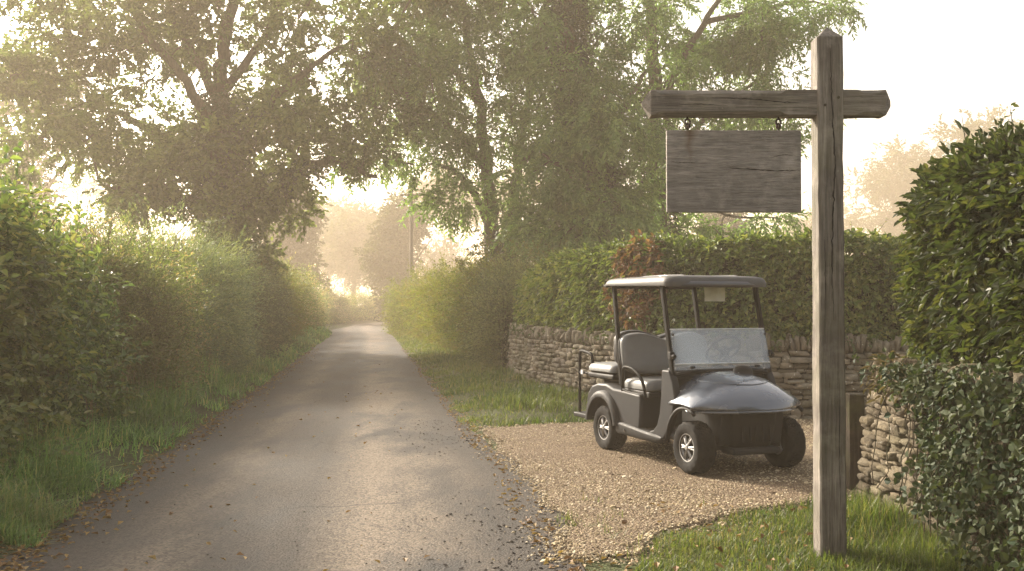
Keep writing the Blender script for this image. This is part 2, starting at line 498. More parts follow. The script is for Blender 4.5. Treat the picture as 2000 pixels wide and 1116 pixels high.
wob = noise(np.stack([AX.ravel(), AY.ravel()], 1), 3.2, 9).reshape(AX.shape) * .07
SD = poly_dist(AX, AY) + wob
AZ = .030 + .012 * noise(np.stack([AX.ravel(), AY.ravel()], 1), 2.6, 10).reshape(AX.shape) - .10 * sstep(-.12, .12, SD)
keep = (SD < .1)
w_ = len(gxx)
ii = (np.arange(len(gyy) - 1)[:, None] * w_ + np.arange(w_ - 1)[None])
kk = (keep[:-1, :-1] & keep[1:, :-1] & keep[:-1, 1:] & keep[1:, 1:])
ii = ii[kk]
V = np.stack([AX.ravel(), AY.ravel(), AZ.ravel()], 1); Q = np.stack([ii, ii + 1, ii + w_ + 1, ii + w_], 1)
used, inv = np.unique(Q, return_inverse=True)
o = mesh_np('gravel_drive', V[used], inv.reshape(Q.shape), M_GRAV, smooth=True)
tag(o, kind='structure')
def gz_at(X, Y):
    b = noise(np.stack([X, Y], 1), 2.6, 10)
    return .030 + .012 * b

def pebbles(P, S, g, squash=.6):
    """Little irregular octahedra, faces as degenerate-free quads (two per stone half)."""
    n = len(P)
    base = np.array([(1, 0, 0), (0, 1, 0), (-1, 0, 0), (0, -1, 0), (.35, .3, .9), (-.4, .25, .8), (-.3, -.4, .85), (.4, -.35, .9)], float)
    q = np.array([(4, 5, 6, 7), (0, 1, 5, 4), (1, 2, 6, 5), (2, 3, 7, 6), (3, 0, 4, 7)])
    a = g.uniform(0, 6.28, n); ca, sa = np.cos(a), np.sin(a)
    v = base[None] * g.uniform(.65, 1.25, (n, 8, 3)) * S[:, None, None] * np.array((1, 1, squash))
    x = v[..., 0] * ca[:, None] - v[..., 1] * sa[:, None]; y = v[..., 0] * sa[:, None] + v[..., 1] * ca[:, None]
    v = np.stack([x, y, v[..., 2]], 2) + P[:, None]
    return v.reshape(-1, 3), (q[None] + (np.arange(n) * 8)[:, None, None]).reshape(-1, 4), np.repeat(g.uniform(0, 1, n), 8)

m, nt, out = new_mat('gravel_stone')
a = nd(nt, 'ShaderNodeAttribute', {'attribute_name': 'rnd'}).outputs['Fac']
c = ramp(nt, a, [(.05, (.12, .08, .05)), (.3, (.21, .16, .09)), (.6, (.33, .262, .158)), (.85, (.44, .365, .24)), (1, (.54, .47, .35))])
p = nd(nt, 'ShaderNodeBsdfPrincipled', Base_Color=c, Roughness=.85, Specular_IOR_Level=.25); nt.links.new(p.outputs[0], out.inputs[0])
M_PEB = m
N = 90000
d_ = 6.1 + (rng.random(N) ** 1.5) * 8.2; x_ = rng.uniform(-.6, 5.2, N)
sd = poly_dist(x_, d_) + noise(np.stack([x_, d_], 1), 3.2, 9) * .07
thin = rng.random(N) < .55 + .4 * noise(np.stack([x_, d_], 1), 1.7, 21)
ok = (sd < -.02 + rng.exponential(.10, N) * (rng.random(N) < .5)) & (thin | (sd > -.1))
x_, d_ = x_[ok], d_[ok]
Vp, Qp, Rp = pebbles(np.stack([x_, d_, np.where(sd[ok] < -.03, gz_at(x_, d_) - .002, np.maximum(gh(x_, d_) + .004, np.where(np.abs(x_ - cx(d_)) < HALF + .3, .016 + .03 * (1 - np.clip(np.abs(x_ - cx(d_)) / HALF, 0, 1) ** 2), 0)))], 1), rng.uniform(.005, .0155, len(x_)) * (1 + (rng.random(len(x_)) > .985) * 1.2), rng)
o = mesh_np('gravel', Vp, Qp, M_PEB, rnd=Rp); tag(o, 'loose tan gravel stones lying over the drive in front of the stone wall', 'gravel', kind='stuff')

# crumbs of soil and stone kicked onto the asphalt, and dirt at its edges
m = plain('soil_crumb', (.035, .028, .022), .95)
N = 900
d_ = 5.6 + rng.random(N) ** 1.6 * 8; e_ = cx(d_) + HALF - np.abs(rng.normal(size=N)) * .42 + .25 * np.exp(-((d_ - 8.8) / 2.2) ** 2)
Vp, Qp, Rp = pebbles(np.stack([e_, d_, np.full(N, .016) + .03 * (1 - np.clip((e_ - cx(d_)) / HALF, -1, 1) ** 2)], 1), rng.uniform(.004, .013, N) * np.where(rng.random(N) > .93, 1.7, 1), rng)
N2 = 500
d2 = 5 + rng.random(N2) ** 1.4 * 25; e2 = cx(d2) + rng.uniform(-1.5, 1.5, N2)
V2, Q2, R2 = pebbles(np.stack([e2, d2, .014 + .03 * (1 - ((e2 - cx(d2)) / HALF) ** 2)], 1), rng.uniform(.003, .010, N2), rng)
o = mesh_np('soil_crumbs', np.concatenate([Vp, V2]), np.concatenate([Qp, Q2 + len(Vp)]), m)
tag(o, 'dark crumbs of soil scattered over the asphalt beside the gravel', 'soil crumbs', kind='stuff')

# ------------------------------------------------------------------ grass
GR_MAT = leaf_mat('grass_blade', [(.028, .050, .011), (.052, .086, .017), (.080, .113, .024), (.122, .135, .037), (.187, .153, .071)], .4, .5, ((.11, .13, .035), .5), .9, .3, 1.7)
GL_MAT = leaf_mat('verge_grass_blade', [(.078, .159, .047), (.126, .244, .070), (.184, .332, .089), (.262, .386, .116), (.497, .451, .210)], .4, .5, ((.075, .09, .035), .6), .5, .3, 1.5)
def scatter(n, dmin, dmax, pw, lo, hi, side):
    d = dmin + (dmax - dmin) * rng.random(n) ** pw
    e = lo + (hi - lo) * rng.random(n)
    x = cx(d) + side * (HALF + e)
    return x, d, e
def grass_obj(name, x, d, h, w, mat, label, lean=.5, lo=.0):
    P = np.stack([x, d, gh(x, d) - .01], 1)
    V, Q = grass(P, h, w, rng, lean)
    r = np.clip(.38 + .24 * noise(P[:, :2], 1.3, 31) + rng.normal(size=len(P)) * .28, 0, 1)
    o = mesh_np(name, V, Q, mat, rnd=np.repeat(r, 6))
    return tag(o, label, 'grass', kind='stuff')
# left verge: tufted, longer near the hedge
x, d, e = scatter(62000, 6.5, 60, 2.1, -.10, 1.75, -1)
tuft = noise(np.stack([x, d], 1), 2.6, 41)
ok = (rng.random(len(x)) < .55 + .45 * tuft) & (e > .10 + .10 * noise(np.stack([x, d], 1), 2.4, 44))
x, d, e, tuft = x[ok], d[ok], e[ok], tuft[ok]
h = (.08 + .24 * np.clip(e / 1.1, 0, 1)) * (1 + .6 * tuft) * rng.uniform(.6, 1.5, len(x))
grass_obj('verge_grass', x, d, np.maximum(h, .04), .005 + .0006 * d * rng.uniform(.6, 1.4, len(x)), GL_MAT, 'tufted green verge grass between the lane and the overgrown hedge', 1.0)
# right verge beyond the gravel: shorter and brighter
x, d, e = scatter(60000, 12.6, 62, 1.8, -.05, 3.1, 1)
tuft = noise(np.stack([x, d], 1), 2.2, 42)
ok = (poly_dist(x, d) > .02 + .12 * noise(np.stack([x, d], 1), 3, 43)) & (rng.random(len(x)) < .7 + .4 * tuft)
x, d, e, tuft = x[ok], d[ok], e[ok], tuft[ok]
h = (.05 + .08 * np.clip(e / 1.5, 0, 1)) * (1 + .5 * tuft) * rng.uniform(.6, 1.4, len(x))
grass_obj('verge_grass', x, d, np.maximum(h, .025), .005 + .0006 * d * rng.uniform(.6, 1.4, len(x)), GR_MAT, 'short bright verge grass between the lane and the far end of the stone wall', .6)
# foreground patch round the sign post
N = 52000
x = rng.uniform(.55, 3.1, N); d = rng.uniform(4.9, 8.3, N)
sd = poly_dist(x, d) + .10 * noise(np.stack([x, d], 1), 4, 46)
ok = (sd > .0) & (x > .62 + .12 * noise(np.stack([x, d], 1), 3, 47) + .12 * (d < 6.4)) & (x < 2.75) & (rng.random(N) < np.clip(.25 + sd * 3.2, 0, 1))
x, d = x[ok], d[ok]; tuft = noise(np.stack([x, d], 1), 3, 48)
near_wall = np.exp(-((x - 2.5) / .35) ** 2)
h = (.055 + .10 * near_wall) * (1 + .4 * tuft) * rng.uniform(.55, 1.5, len(x))
grass_obj('lawn_grass', x, d, np.maximum(h, .02), rng.uniform(.004, .008, len(x)), GR_MAT, 'bright short grass patch around the foot of the signpost', .8)
# sparse tufts creeping into the gravel edge
N = 1500
x = rng.uniform(.3, 2.4, N); d = rng.uniform(6.2, 8.1, N); sd = poly_dist(x, d)
ok = (sd > -.45) & (sd < .1) & (noise(np.stack([x, d], 1), 5, 51) > .35)
x, d = x[ok], d[ok]
grass_obj('gravel_grass', x, d, rng.uniform(.03, .09, len(x)) + .03, rng.uniform(.004, .007, len(x)), GR_MAT, 'sparse grass tufts creeping into the near edge of the gravel', .9)

# fallen leaves along the lane edges
m = leaf_mat('fallen_leaf', [(.10, .055, .025), (.16, .085, .03), (.20, .13, .05), (.30, .20, .07), (.12, .10, .05)], .15, .7)
N = 3600
d = 5.4 + rng.random(N) ** 1.9 * 32; s = np.where(rng.random(N) < .62, -1, 1)
e = np.where(s < 0, rng.normal(size=N) * .13 + .02, np.abs(rng.normal(size=N)) * .22 - .12); e = np.where(rng.random(N) < .04, -rng.uniform(0, 2.2, N), e)
x = cx(d) + s * (HALF + e)
ok = (s < 0) | (poly_dist(x, d) > 0)
x, d = x[ok], d[ok]; N = len(x)
z = np.maximum(gh(x, d), .014 + .03 * np.clip(1 - ((x - cx(d)) / HALF) ** 2, 0, 1)) + .008
lx = rng.uniform(.8, 2.4, 60); ly = rng.uniform(5.4, 7.8, 60)
x = np.concatenate([x, lx]); d = np.concatenate([d, ly]); z = np.concatenate([z, gh(lx, ly) + .05]); N = len(x)
tpl = [sprig(rng, 1, .01, .055, .035, 'far', 20, .3, 0, 0, .25) for _ in range(4)]
Dv = rng.normal(size=(N, 3)) * np.array((1, 1, .12))
V, Q, Rr, T = cloud(np.stack([x, d, z], 1), Dv, rng.uniform(.6, 1.3, N), tpl, rng, .5)
o = mesh_np('fallen_leaves', V, Q, m, rnd=Rr); tag(o, 'brown fallen leaves strewn along the edges of the lane', 'fallen leaves', kind='stuff')
# ------------------------------------------------------------------ dry-stone walls
_u = np.linspace(-1, 1, 4)
def _cube():
    idx = {}; V = []; Q = []
    def vid(p):
        k = tuple(np.round(p, 4))
        if k not in idx: idx[k] = len(V); V.append(p)
        return idx[k]
    for ax in range(3):
        for s in (-1, 1):
            for i in range(3):
                for j in range(3):
                    q = []
                    for (a, b) in ((i, j), (i + 1, j), (i + 1, j + 1), (i, j + 1)):
                        p = np.zeros(3); p[ax] = s; p[(ax + 1) % 3] = _u[a]; p[(ax + 2) % 3] = _u[b]; q.append(vid(p))
                    Q.append(q if s > 0 else q[::-1])
    V = np.array(V); r = (np.abs(V) ** 8).sum(1) ** .125
    return V / r[:, None], np.array(Q)
CUBE_V, CUBE_Q = _cube()

class Stones:
    def __init__(self, seed): self.V, self.Q, self.R, self.n, self.g = [], [], [], 0, np.random.default_rng(seed)
    def add(self, c, half, tang, rnd=None, rough=.10, tilt=0.0, roll=0.0):
        """half sizes along (tangent, outward, up)."""
        g = self.g
        t = np.array((tang[0], tang[1], 0.0)); t /= np.linalg.norm(t); o = np.array((t[1], -t[0], 0.0)); u = np.array((0, 0, 1.0))
        v = CUBE_V * (1 + g.normal(size=(len(CUBE_V), 3)) * rough * .5)
        v = v + noise(CUBE_V + g.uniform(-9, 9, 3), 1.5, 61)[:, None] * CUBE_V * rough * .6
        v[:, 0] += v[:, 2] * g.normal() * .08
        v = v * np.array(half)
        M = rotm('Y', tilt + g.normal() * .03) @ rotm('X', roll + g.normal() * .03) @ rotm('Z', g.normal() * .05)
        v = v @ M.T
        w = np.array(c) + v[:, :1] * t + v[:, 1:2] * o + v[:, 2:] * u
        self.V.append(w); self.Q.append(CUBE_Q + self.n); self.n += len(w)
        self.R.append(np.full(len(w), g.uniform(0, 1) if rnd is None else rnd))
    def build(self, name, mat, parent):
        return mesh_np(name, np.concatenate(self.V), np.concatenate(self.Q), mat, parent, np.concatenate(self.R), smooth=True)

def along(path):
    P = np.array(path, float); s = np.concatenate([[0], np.cumsum(np.linalg.norm(np.diff(P, axis=0), axis=1))])
    def f(q):
        q = np.clip(q, 0, s[-1])
        i = min(np.searchsorted(s, q, 'right') - 1, len(P) - 2); t = (P[i + 1] - P[i]) / (s[i + 1] - s[i])
        return P[i] + t * (q - s[i]), t
    return f, s[-1]

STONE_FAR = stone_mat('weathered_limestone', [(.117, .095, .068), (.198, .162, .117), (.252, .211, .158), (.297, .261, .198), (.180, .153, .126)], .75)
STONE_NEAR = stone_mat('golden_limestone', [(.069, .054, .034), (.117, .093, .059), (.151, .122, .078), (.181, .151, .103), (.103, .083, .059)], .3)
CORE = plain('wall_core', (.035, .03, .024), .95)

def wall(name, label, path, courses, lens, thick, coping, mat, seed, batter=.05, base=-.06, end=False, extra=None):
    root = empty(name, (path[0][0], path[0][1], 0)); tag(root, label, 'wall')
    o0 = np.array((path[0][0], path[0][1], 0.0))
    f, L = along(path); g = np.random.default_rng(seed)
    S = Stones(seed); z = base; tot = sum(courses)
    for k, hk in enumerate(courses):
        q = -g.uniform(0, .1)
        off = batter * (z - base) / tot
        while q < L:
            l = g.uniform(*lens) * (1.25 if hk > .09 else 1.0)
            if g.random() < .12: l *= .5
            c, t = f(q + l / 2)
            o = np.array((t[1], -t[0]))
            hh = hk * g.uniform(.86, 1.02)
            if g.random() < .07 and k + 1 < len(courses): hh = hk * 1.5
            dep = thick * .5
            p = c - o * (off + dep * .5 + g.normal() * .018)
            S.add(np.array((p[0], p[1], z + hk / 2 + g.normal() * .006 + .014 * math.sin(q * 2.3 + k * .35) * min(1, k / 4) + .010 * math.sin(q * 5.1 + k * .9))) - o0, (l / 2 * .985, dep * .5, hh / 2), t, rough=.15)
            q += l
        if end:   # the end face of the wall
            c, t = f(0); o = np.array((t[1], -t[0]))
            qq = .02
            while qq < thick - .05:
                l = min(g.uniform(*lens), thick - qq)
                p = c - o * (off + qq + l / 2) + t * .13
                S.add(np.array((p[0], p[1], z + hk / 2)) - o0, (l / 2, .13 + g.uniform(0, .02), hk * .5), np.array((-o[0], -o[1])), rough=.10)
                qq += l
        z += hk
    S.build('stone_courses', mat, root)
    C = Stones(seed + 1); q = 0
    lean = coping.get('lean', .12)
    while q < L:
        w = g.uniform(*coping['w']); c, t = f(q + w / 2); o = np.array((t[1], -t[0]))
        hh = g.uniform(*coping['h'])
        p = c - o * (batter + thick * .42)
        C.add(np.array((p[0], p[1], z + hh / 2 - .01)) - o0, (w / 2 * .98, thick * .42 * g.uniform(.9, 1.08), hh / 2), t, rough=.14, tilt=lean * g.normal() + coping.get('bias', 0), roll=.06 * g.normal())
        q += w
    C.build('coping_stones', mat, root)
    core = MB(); a = []
    n = max(2, int(L / .4))
    rings = []
    for q in np.linspace(.05, L - .05, n):
        c, t = f(q); o = np.array((t[1], -t[0]))
        i, j = c - o * (.05 + batter) - o0[:2], c - o * (thick - .03) - o0[:2]
        rings.append([(i[0], i[1], base), (j[0], j[1], base), (j[0], j[1], z), (i[0], i[1], z)])
    core.loft(rings); core.build('wall_core', CORE, root)
    return root, z

WPATH = smoothpath([(-.10, 22.9), (.18, 20.6), (.66, 18.4), (1.25, 16.4), (1.85, 15.1), (2.7, 14.35), (3.8, 13.95), (5.2, 13.75), (7.2, 13.6), (9.5, 13.5)], 5)
# outward side is the right-hand normal (t.y, -t.x) of the direction of travel: reverse so it looks at the lane
_r = np.random.default_rng(3)
courses = list(_r.uniform(.045, .11, 13)); courses = [c * .98 / sum(courses) for c in courses]
wall('drystone_wall', 'long grey dry-stone wall with upright coping stones behind the golf cart', WPATH, courses, (.09, .34), .45,
     dict(w=(.05, .105), h=(.15, .26), lean=.16), STONE_FAR, 71)

FPATH = smoothpath([(2.74, 8.12), (2.70, 7.2), (2.66, 6.2), (2.64, 5.0), (2.62, 3.6)], 6)
courses = list(_r.uniform(.042, .078, 15)); courses = [c * .92 / sum(courses) for c in courses]
FW = [(x, y) for x, y in FPATH]
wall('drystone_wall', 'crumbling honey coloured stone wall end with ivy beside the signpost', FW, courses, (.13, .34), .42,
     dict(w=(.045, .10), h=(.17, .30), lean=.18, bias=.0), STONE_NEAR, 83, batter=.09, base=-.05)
# the end of that wall, facing the drive, is finished with stones too
SE = Stones(91); g = np.random.default_rng(91); z = -.05
root = [o for o in COL.objects if o.name.startswith('drystone_wall') and o.type == 'EMPTY'][-1]
o0 = np.array((FW[0][0], FW[0][1], 0.0))
for hk in courses:
    qq = 0; off = .09 * (z + .05) / .92
    while qq < .40:
        l = min(g.uniform(.12, .28), .42 - qq)
        SE.add(np.array((2.74 + off + qq + l / 2, 8.12 + .0 - off * .5, z + hk / 2)) - o0, (l / 2, .12, hk * .48), (1.0, 0.0), rough=.12)
        qq += l
    z += hk
SE.build('end_stones', STONE_NEAR, root)

# ------------------------------------------------------------------ gate post
GP_MAT = wood_mat('dark_oak', 2, (.10, .075, .05), (.035, .026, .018), green=.5)
x, y = 2.83, 8.48
root = empty('gate_post', (x, y, 0)); tag(root, 'short dark wooden gate post standing against the end of the ivy clad wall', 'post')
mb = MB(); rings = []
for z in (-.1, .2, .45, .70, .80, .815):
    s = .062 * (1 if z < .81 else .86)
    rings.append([(s * a + g.normal() * .0012, s * b + g.normal() * .0012, z) for a, b in ((-1, -1), (1, -1), (1, 1), (-1, 1))])
mb.loft(rings); mb.build('shaft', GP_MAT, root, bevel=.006)

# ------------------------------------------------------------------ signpost and its hanging board
W_POST = wood_mat('post_oak', 2, (.32, .285, .245), (.090, .076, .063), green=.25)
W_BEAM = wood_mat('beam_oak', 0, (.33, .29, .25), (.095, .082, .07), green=.2)
W_BOARD = wood_mat('board_oak', 0, stretch=.10, light=(.36, .325, .29), dark=(.16, .143, .128), stain=((-.27, .24, .06, .22), (.085, .042, .012)))
IRON = plain('rusty_iron', (.045, .03, .022), .7, .6, bmp=.002)
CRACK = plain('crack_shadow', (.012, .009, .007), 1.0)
PX, PY = 1.93, 6.25
root = empty('signpost', (PX, PY, 0)); tag(root, 'tall weathered oak signpost with pointed top and a long cross beam', 'signpost')
g = np.random.default_rng(5)
mb = MB(); rings = []; hw = .078; ch = .010
PZ = list(np.linspace(-.15, 3.16, 46))
gap = lambda z: 0.0
def post_ring(z, s=1.0, c=ch):
    w = hw * s * (1 + .018 * math.sin(z * 2.1 + .6) + .008 * math.sin(z * 7.3))
    j = lambda: g.normal() * .0011
    return [(-w + c + j(), -w + j(), z), (w - c + j(), -w + j(), z), (w + j(), -w + c + j(), z), (w + j(), w - c + j(), z),
            (w - c + j(), w + j(), z), (-w + c + j(), w + j(), z), (-w + j(), w - c + j(), z), (-w + j(), -w + c + j(), z)]
for z in PZ: rings.append(post_ring(z))
rings.append(post_ring(3.170, .99)); rings.append(post_ring(3.243, .06, .001))
mb.loft(rings); mb.build('post', W_POST, root, bevel=.003)
# the long drying split down its face: a flat dark sliver painted as the shade inside it
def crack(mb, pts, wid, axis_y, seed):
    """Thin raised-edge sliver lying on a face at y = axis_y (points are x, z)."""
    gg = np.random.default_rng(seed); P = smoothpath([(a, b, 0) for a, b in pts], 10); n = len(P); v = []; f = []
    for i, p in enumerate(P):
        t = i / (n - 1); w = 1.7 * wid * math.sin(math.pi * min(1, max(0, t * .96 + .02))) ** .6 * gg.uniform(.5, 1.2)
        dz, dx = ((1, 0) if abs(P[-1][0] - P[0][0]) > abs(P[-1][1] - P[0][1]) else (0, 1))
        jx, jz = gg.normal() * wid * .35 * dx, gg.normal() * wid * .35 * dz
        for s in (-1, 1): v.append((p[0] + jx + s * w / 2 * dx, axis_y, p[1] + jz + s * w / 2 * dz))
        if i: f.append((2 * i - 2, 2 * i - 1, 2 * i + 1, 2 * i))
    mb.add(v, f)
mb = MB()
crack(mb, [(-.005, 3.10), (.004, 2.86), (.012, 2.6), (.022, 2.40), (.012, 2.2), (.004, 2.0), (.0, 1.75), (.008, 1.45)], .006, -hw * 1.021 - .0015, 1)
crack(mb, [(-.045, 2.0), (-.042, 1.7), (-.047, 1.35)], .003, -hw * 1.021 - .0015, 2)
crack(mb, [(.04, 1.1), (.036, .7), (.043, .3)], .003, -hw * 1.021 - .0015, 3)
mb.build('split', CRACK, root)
# cross beam, chamfered between stops
bz = 2.772; bh = .078; bt = .060
mb = MB(); rings = []
def beam_ring(x, s=1.0, c=.004):
    h, t = bh * s, bt * s
    j = lambda: g.normal() * .0010
    return [(x, -t + c + j(), bz - h + j()), (x, t - c, bz - h + j()), (x, t, bz - h + c), (x, t, bz + h - c), (x, t - c, bz + h + j()),
            (x, -t + c + j(), bz + h + j()), (x, -t + j(), bz + h - c), (x, -t + j(), bz - h + c)]
L0, L1 = -1.135, .385
for x, s, c in ((L0, .12, .0005), (L0 + .05, 1, .004), (L0 + .07, 1, .006), (L0 + .11, 1, .024)): rings.append(beam_ring(x, s, c))
for x in np.linspace(L0 + .16, -.30, 16): rings.append(beam_ring(x, 1, .024))
for x, s, c in ((-.265, 1, .005), (-.2, 1, .004), (-.1, 1, .004), (0, 1, .004), (.1, 1, .004), (.17, 1, .005), (.20, 1, .02), (.30, 1, .02), (.325, 1, .006), (.342, 1, .004), (L1, .22, .001)):
    rings.append(beam_ring(x, s, c))
mb.loft(rings); mb.build('beam', W_BEAM, root, bevel=.002)
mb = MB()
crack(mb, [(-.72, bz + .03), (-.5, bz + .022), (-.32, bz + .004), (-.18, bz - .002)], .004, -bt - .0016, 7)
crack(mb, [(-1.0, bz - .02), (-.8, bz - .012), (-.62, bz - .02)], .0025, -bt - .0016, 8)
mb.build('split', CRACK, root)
for (x, z) in ((-.036, bz + -.005 - .015), (.046, bz + .026)):
    mb = MB(); mb.tube([(x, -hw * 1.02 + .004, z), (x, -hw * 1.02 - .003, z)], .0085, 10); mb.build('peg', GP_MAT, root)
# the eyes in the beam
BX0, BX1 = -.985, -.165; bc = (BX0 + BX1) / 2; hooks = (-.855, -.298)
def ring_pts(c, r, n=20, plane='xz'):
    return [(c[0] + (r * math.cos(a) if plane == 'xz' else 0), c[1] + (0 if plane == 'xz' else r * math.cos(a)), c[2] + r * 1.25 * math.sin(a)) for a in np.linspace(.0, 2 * math.pi, n)]
for hx in hooks:
    mb = MB(); mb.tube([(hx, 0, bz - bh + .01), (hx, 0, bz - bh - .014)], .005, 8); mb.tube(ring_pts((hx, 0, bz - bh - .032), .015), .0062, 8, False)
    mb.build('eye_bolt', IRON, root)
b_top, b_bot = 2.610, 2.108
board = empty('hanging_sign_board', (PX + bc, PY, (b_top + b_bot) / 2)); tag(board, 'blank weathered wooden board with a rust stain, hanging from the cross beam by two links', 'sign board')
hb, wb, tb = (b_top - b_bot) / 2, (BX1 - BX0) / 2, .018
mb = MB(); n = 24; rings = []
for x in np.linspace(-wb, wb, n):
    j = lambda: g.normal() * .0009
    rings.append([(x, -tb, -hb + j()), (x, tb, -hb + j()), (x, tb, hb + j()), (x, -tb, hb + j() - .001)])
mb.loft(rings); mb.build('panel', W_BOARD, board, bevel=.003)
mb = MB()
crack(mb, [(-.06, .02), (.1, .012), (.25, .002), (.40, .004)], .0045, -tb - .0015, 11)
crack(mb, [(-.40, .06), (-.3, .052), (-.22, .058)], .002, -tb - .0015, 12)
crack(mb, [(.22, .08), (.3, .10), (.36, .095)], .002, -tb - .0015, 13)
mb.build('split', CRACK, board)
cz = (b_top + b_bot) / 2
for hx in hooks:
    mb = MB(); x = hx - bc
    mb.tube(ring_pts((x, 0, bz - bh - .055 - cz), .013, plane='yz'), .0056, 8, False)
    mb.tube([(x, 0, hb - .01), (x, 0, hb + .016)], .0045, 8); mb.tube(ring_pts((x, 0, hb + .026), .012), .0056, 8, False)
    mb.build('link', IRON, board)
# ------------------------------------------------------------------ hedges and shrubs
TWIG = bark_mat('twig_bark', (.10, .075, .05), (.035, .027, .018), 2.0)
def hedge_shell(path, width, z0, ztop, n, g, bulge=.0, amp=.10, ends=(True, True), front=.62, freq=1.6, nseed=5, tip=.0, lean=0.0):
    """Sample points on the skin of a hedge: returns position, outward normal, depth-below-skin."""
    f, L = along(path)
    q = g.uniform(0, L, n)
    C = np.zeros((n, 2)); T = np.zeros((n, 2))
    for i in range(n): C[i], T[i] = f(q[i])
    T /= np.linalg.norm(T, axis=1, keepdims=True); O = np.stack([T[:, 1], -T[:, 0]], 1)
    zt = ztop(q / L) if callable(ztop) else np.full(n, ztop); w = (width(q / L) if callable(width) else np.full(n, width)) / 2
    hgt = zt - z0
    per = 2 * hgt + 2 * w
    # profile angle: front face (0..hgt), top (hgt..hgt+2w), back
    wsel = g.random(n); s = np.where(wsel < front, g.random(n) * hgt, np.where(wsel < front + .25, hgt + g.random(n) * 2 * w, hgt + 2 * w + g.random(n) * hgt))
    a = np.zeros(n); b = np.zeros(n); nx_ = np.zeros(n); nz_ = np.zeros(n)
    i0 = s < hgt; a[i0] = w[i0]; b[i0] = s[i0]; nx_[i0] = 1
    i1 = (s >= hgt) & (s < hgt + 2 * w); a[i1] = w[i1] - (s[i1] - hgt[i1]); b[i1] = hgt[i1]; nz_[i1] = 1
    i2 = s >= hgt + 2 * w; a[i2] = -w[i2]; b[i2] = hgt[i2] - (s[i2] - hgt[i2] - 2 * w[i2]); nx_[i2] = -1
    # round the shoulders (superellipse) and pull the ends in
    rr = .35 + bulge * .5
    kx, kz = a / w, b / hgt * 2 - 1
    kz2 = np.maximum(0, (b - hgt * (1 - rr)) / (hgt * rr))
    sh = np.sqrt(np.maximum(0, 1 - (np.abs(kx) * np.minimum(1, kz2)) ** 4 * .55 * (kz2 > 0)))
    a = a * (1 - (1 - sh) * .8); b = b * (1 - (1 - sh) * .16)
    nz_ = nz_ + kz2 * .6 * (np.abs(kx) > .2); nz_ = nz_ - .12 * bulge * (kz2 <= 0)
    P = np.stack([C[:, 0] + O[:, 0] * a, C[:, 1] + O[:, 1] * a, z0 + b], 1)
    N = np.stack([O[:, 0] * nx_, O[:, 1] * nx_, nz_], 1)
    for e, flag in enumerate(ends):
        if flag:
            u = q if e == 0 else L - q
            k = sstep(0, 1.0 * np.maximum(.3, w * 1.2), u)
            P[:, 2] -= (1 - k) * hgt * (b / hgt) * .30
            sgn = -1 if e == 0 else 1
            N[:, 0] += sgn * T[:, 0] * (1 - k); N[:, 1] += sgn * T[:, 1] * (1 - k)
            shrink = 1 - (1 - np.sqrt(np.clip(k, .05, 1))) * .6
            P[:, :2] = C + (P[:, :2] - C) * shrink[:, None]
    N /= np.linalg.norm(N, axis=1, keepdims=True) + 1e-9
    d = noise(P, freq, nseed) * amp + noise(P, freq * 3.1, nseed + 1) * amp * .45
    P = P + N * d[:, None]
    return P, N, d

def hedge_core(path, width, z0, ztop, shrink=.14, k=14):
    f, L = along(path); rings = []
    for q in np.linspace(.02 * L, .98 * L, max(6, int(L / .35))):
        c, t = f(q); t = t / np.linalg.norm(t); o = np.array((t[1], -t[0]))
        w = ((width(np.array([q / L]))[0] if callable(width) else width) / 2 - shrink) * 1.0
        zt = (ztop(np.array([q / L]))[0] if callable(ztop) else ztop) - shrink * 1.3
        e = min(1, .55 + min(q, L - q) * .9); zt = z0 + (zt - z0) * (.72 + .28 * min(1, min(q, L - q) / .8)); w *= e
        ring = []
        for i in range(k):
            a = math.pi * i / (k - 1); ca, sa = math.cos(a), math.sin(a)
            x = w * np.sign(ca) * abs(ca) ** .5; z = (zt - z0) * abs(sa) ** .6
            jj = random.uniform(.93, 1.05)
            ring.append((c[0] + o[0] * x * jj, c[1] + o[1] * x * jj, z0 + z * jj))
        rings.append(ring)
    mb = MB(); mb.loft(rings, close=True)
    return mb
INNER = None
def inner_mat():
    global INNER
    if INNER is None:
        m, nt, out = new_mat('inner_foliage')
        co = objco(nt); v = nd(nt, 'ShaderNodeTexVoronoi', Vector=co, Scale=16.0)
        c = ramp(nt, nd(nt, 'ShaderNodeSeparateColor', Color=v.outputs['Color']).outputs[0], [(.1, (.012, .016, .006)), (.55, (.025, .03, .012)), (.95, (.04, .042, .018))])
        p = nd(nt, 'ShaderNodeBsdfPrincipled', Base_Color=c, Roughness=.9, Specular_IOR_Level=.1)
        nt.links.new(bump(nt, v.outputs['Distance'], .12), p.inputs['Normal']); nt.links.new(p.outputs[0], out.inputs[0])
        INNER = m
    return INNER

def twigs(P, D, ln, r, g, bend=.3):
    mb = MB()
    for p, d, l in zip(P, D, ln):
        d = d / np.linalg.norm(d); q = p + d * l * .5 + g.normal(size=3) * bend * l * .15; e = p + d * l + np.array((0, 0, -bend * l * .3)) + g.normal(size=3) * bend * l * .2
        mb.tube([p, q, e], [r, r * .7, r * .3], 4, False)
    return mb

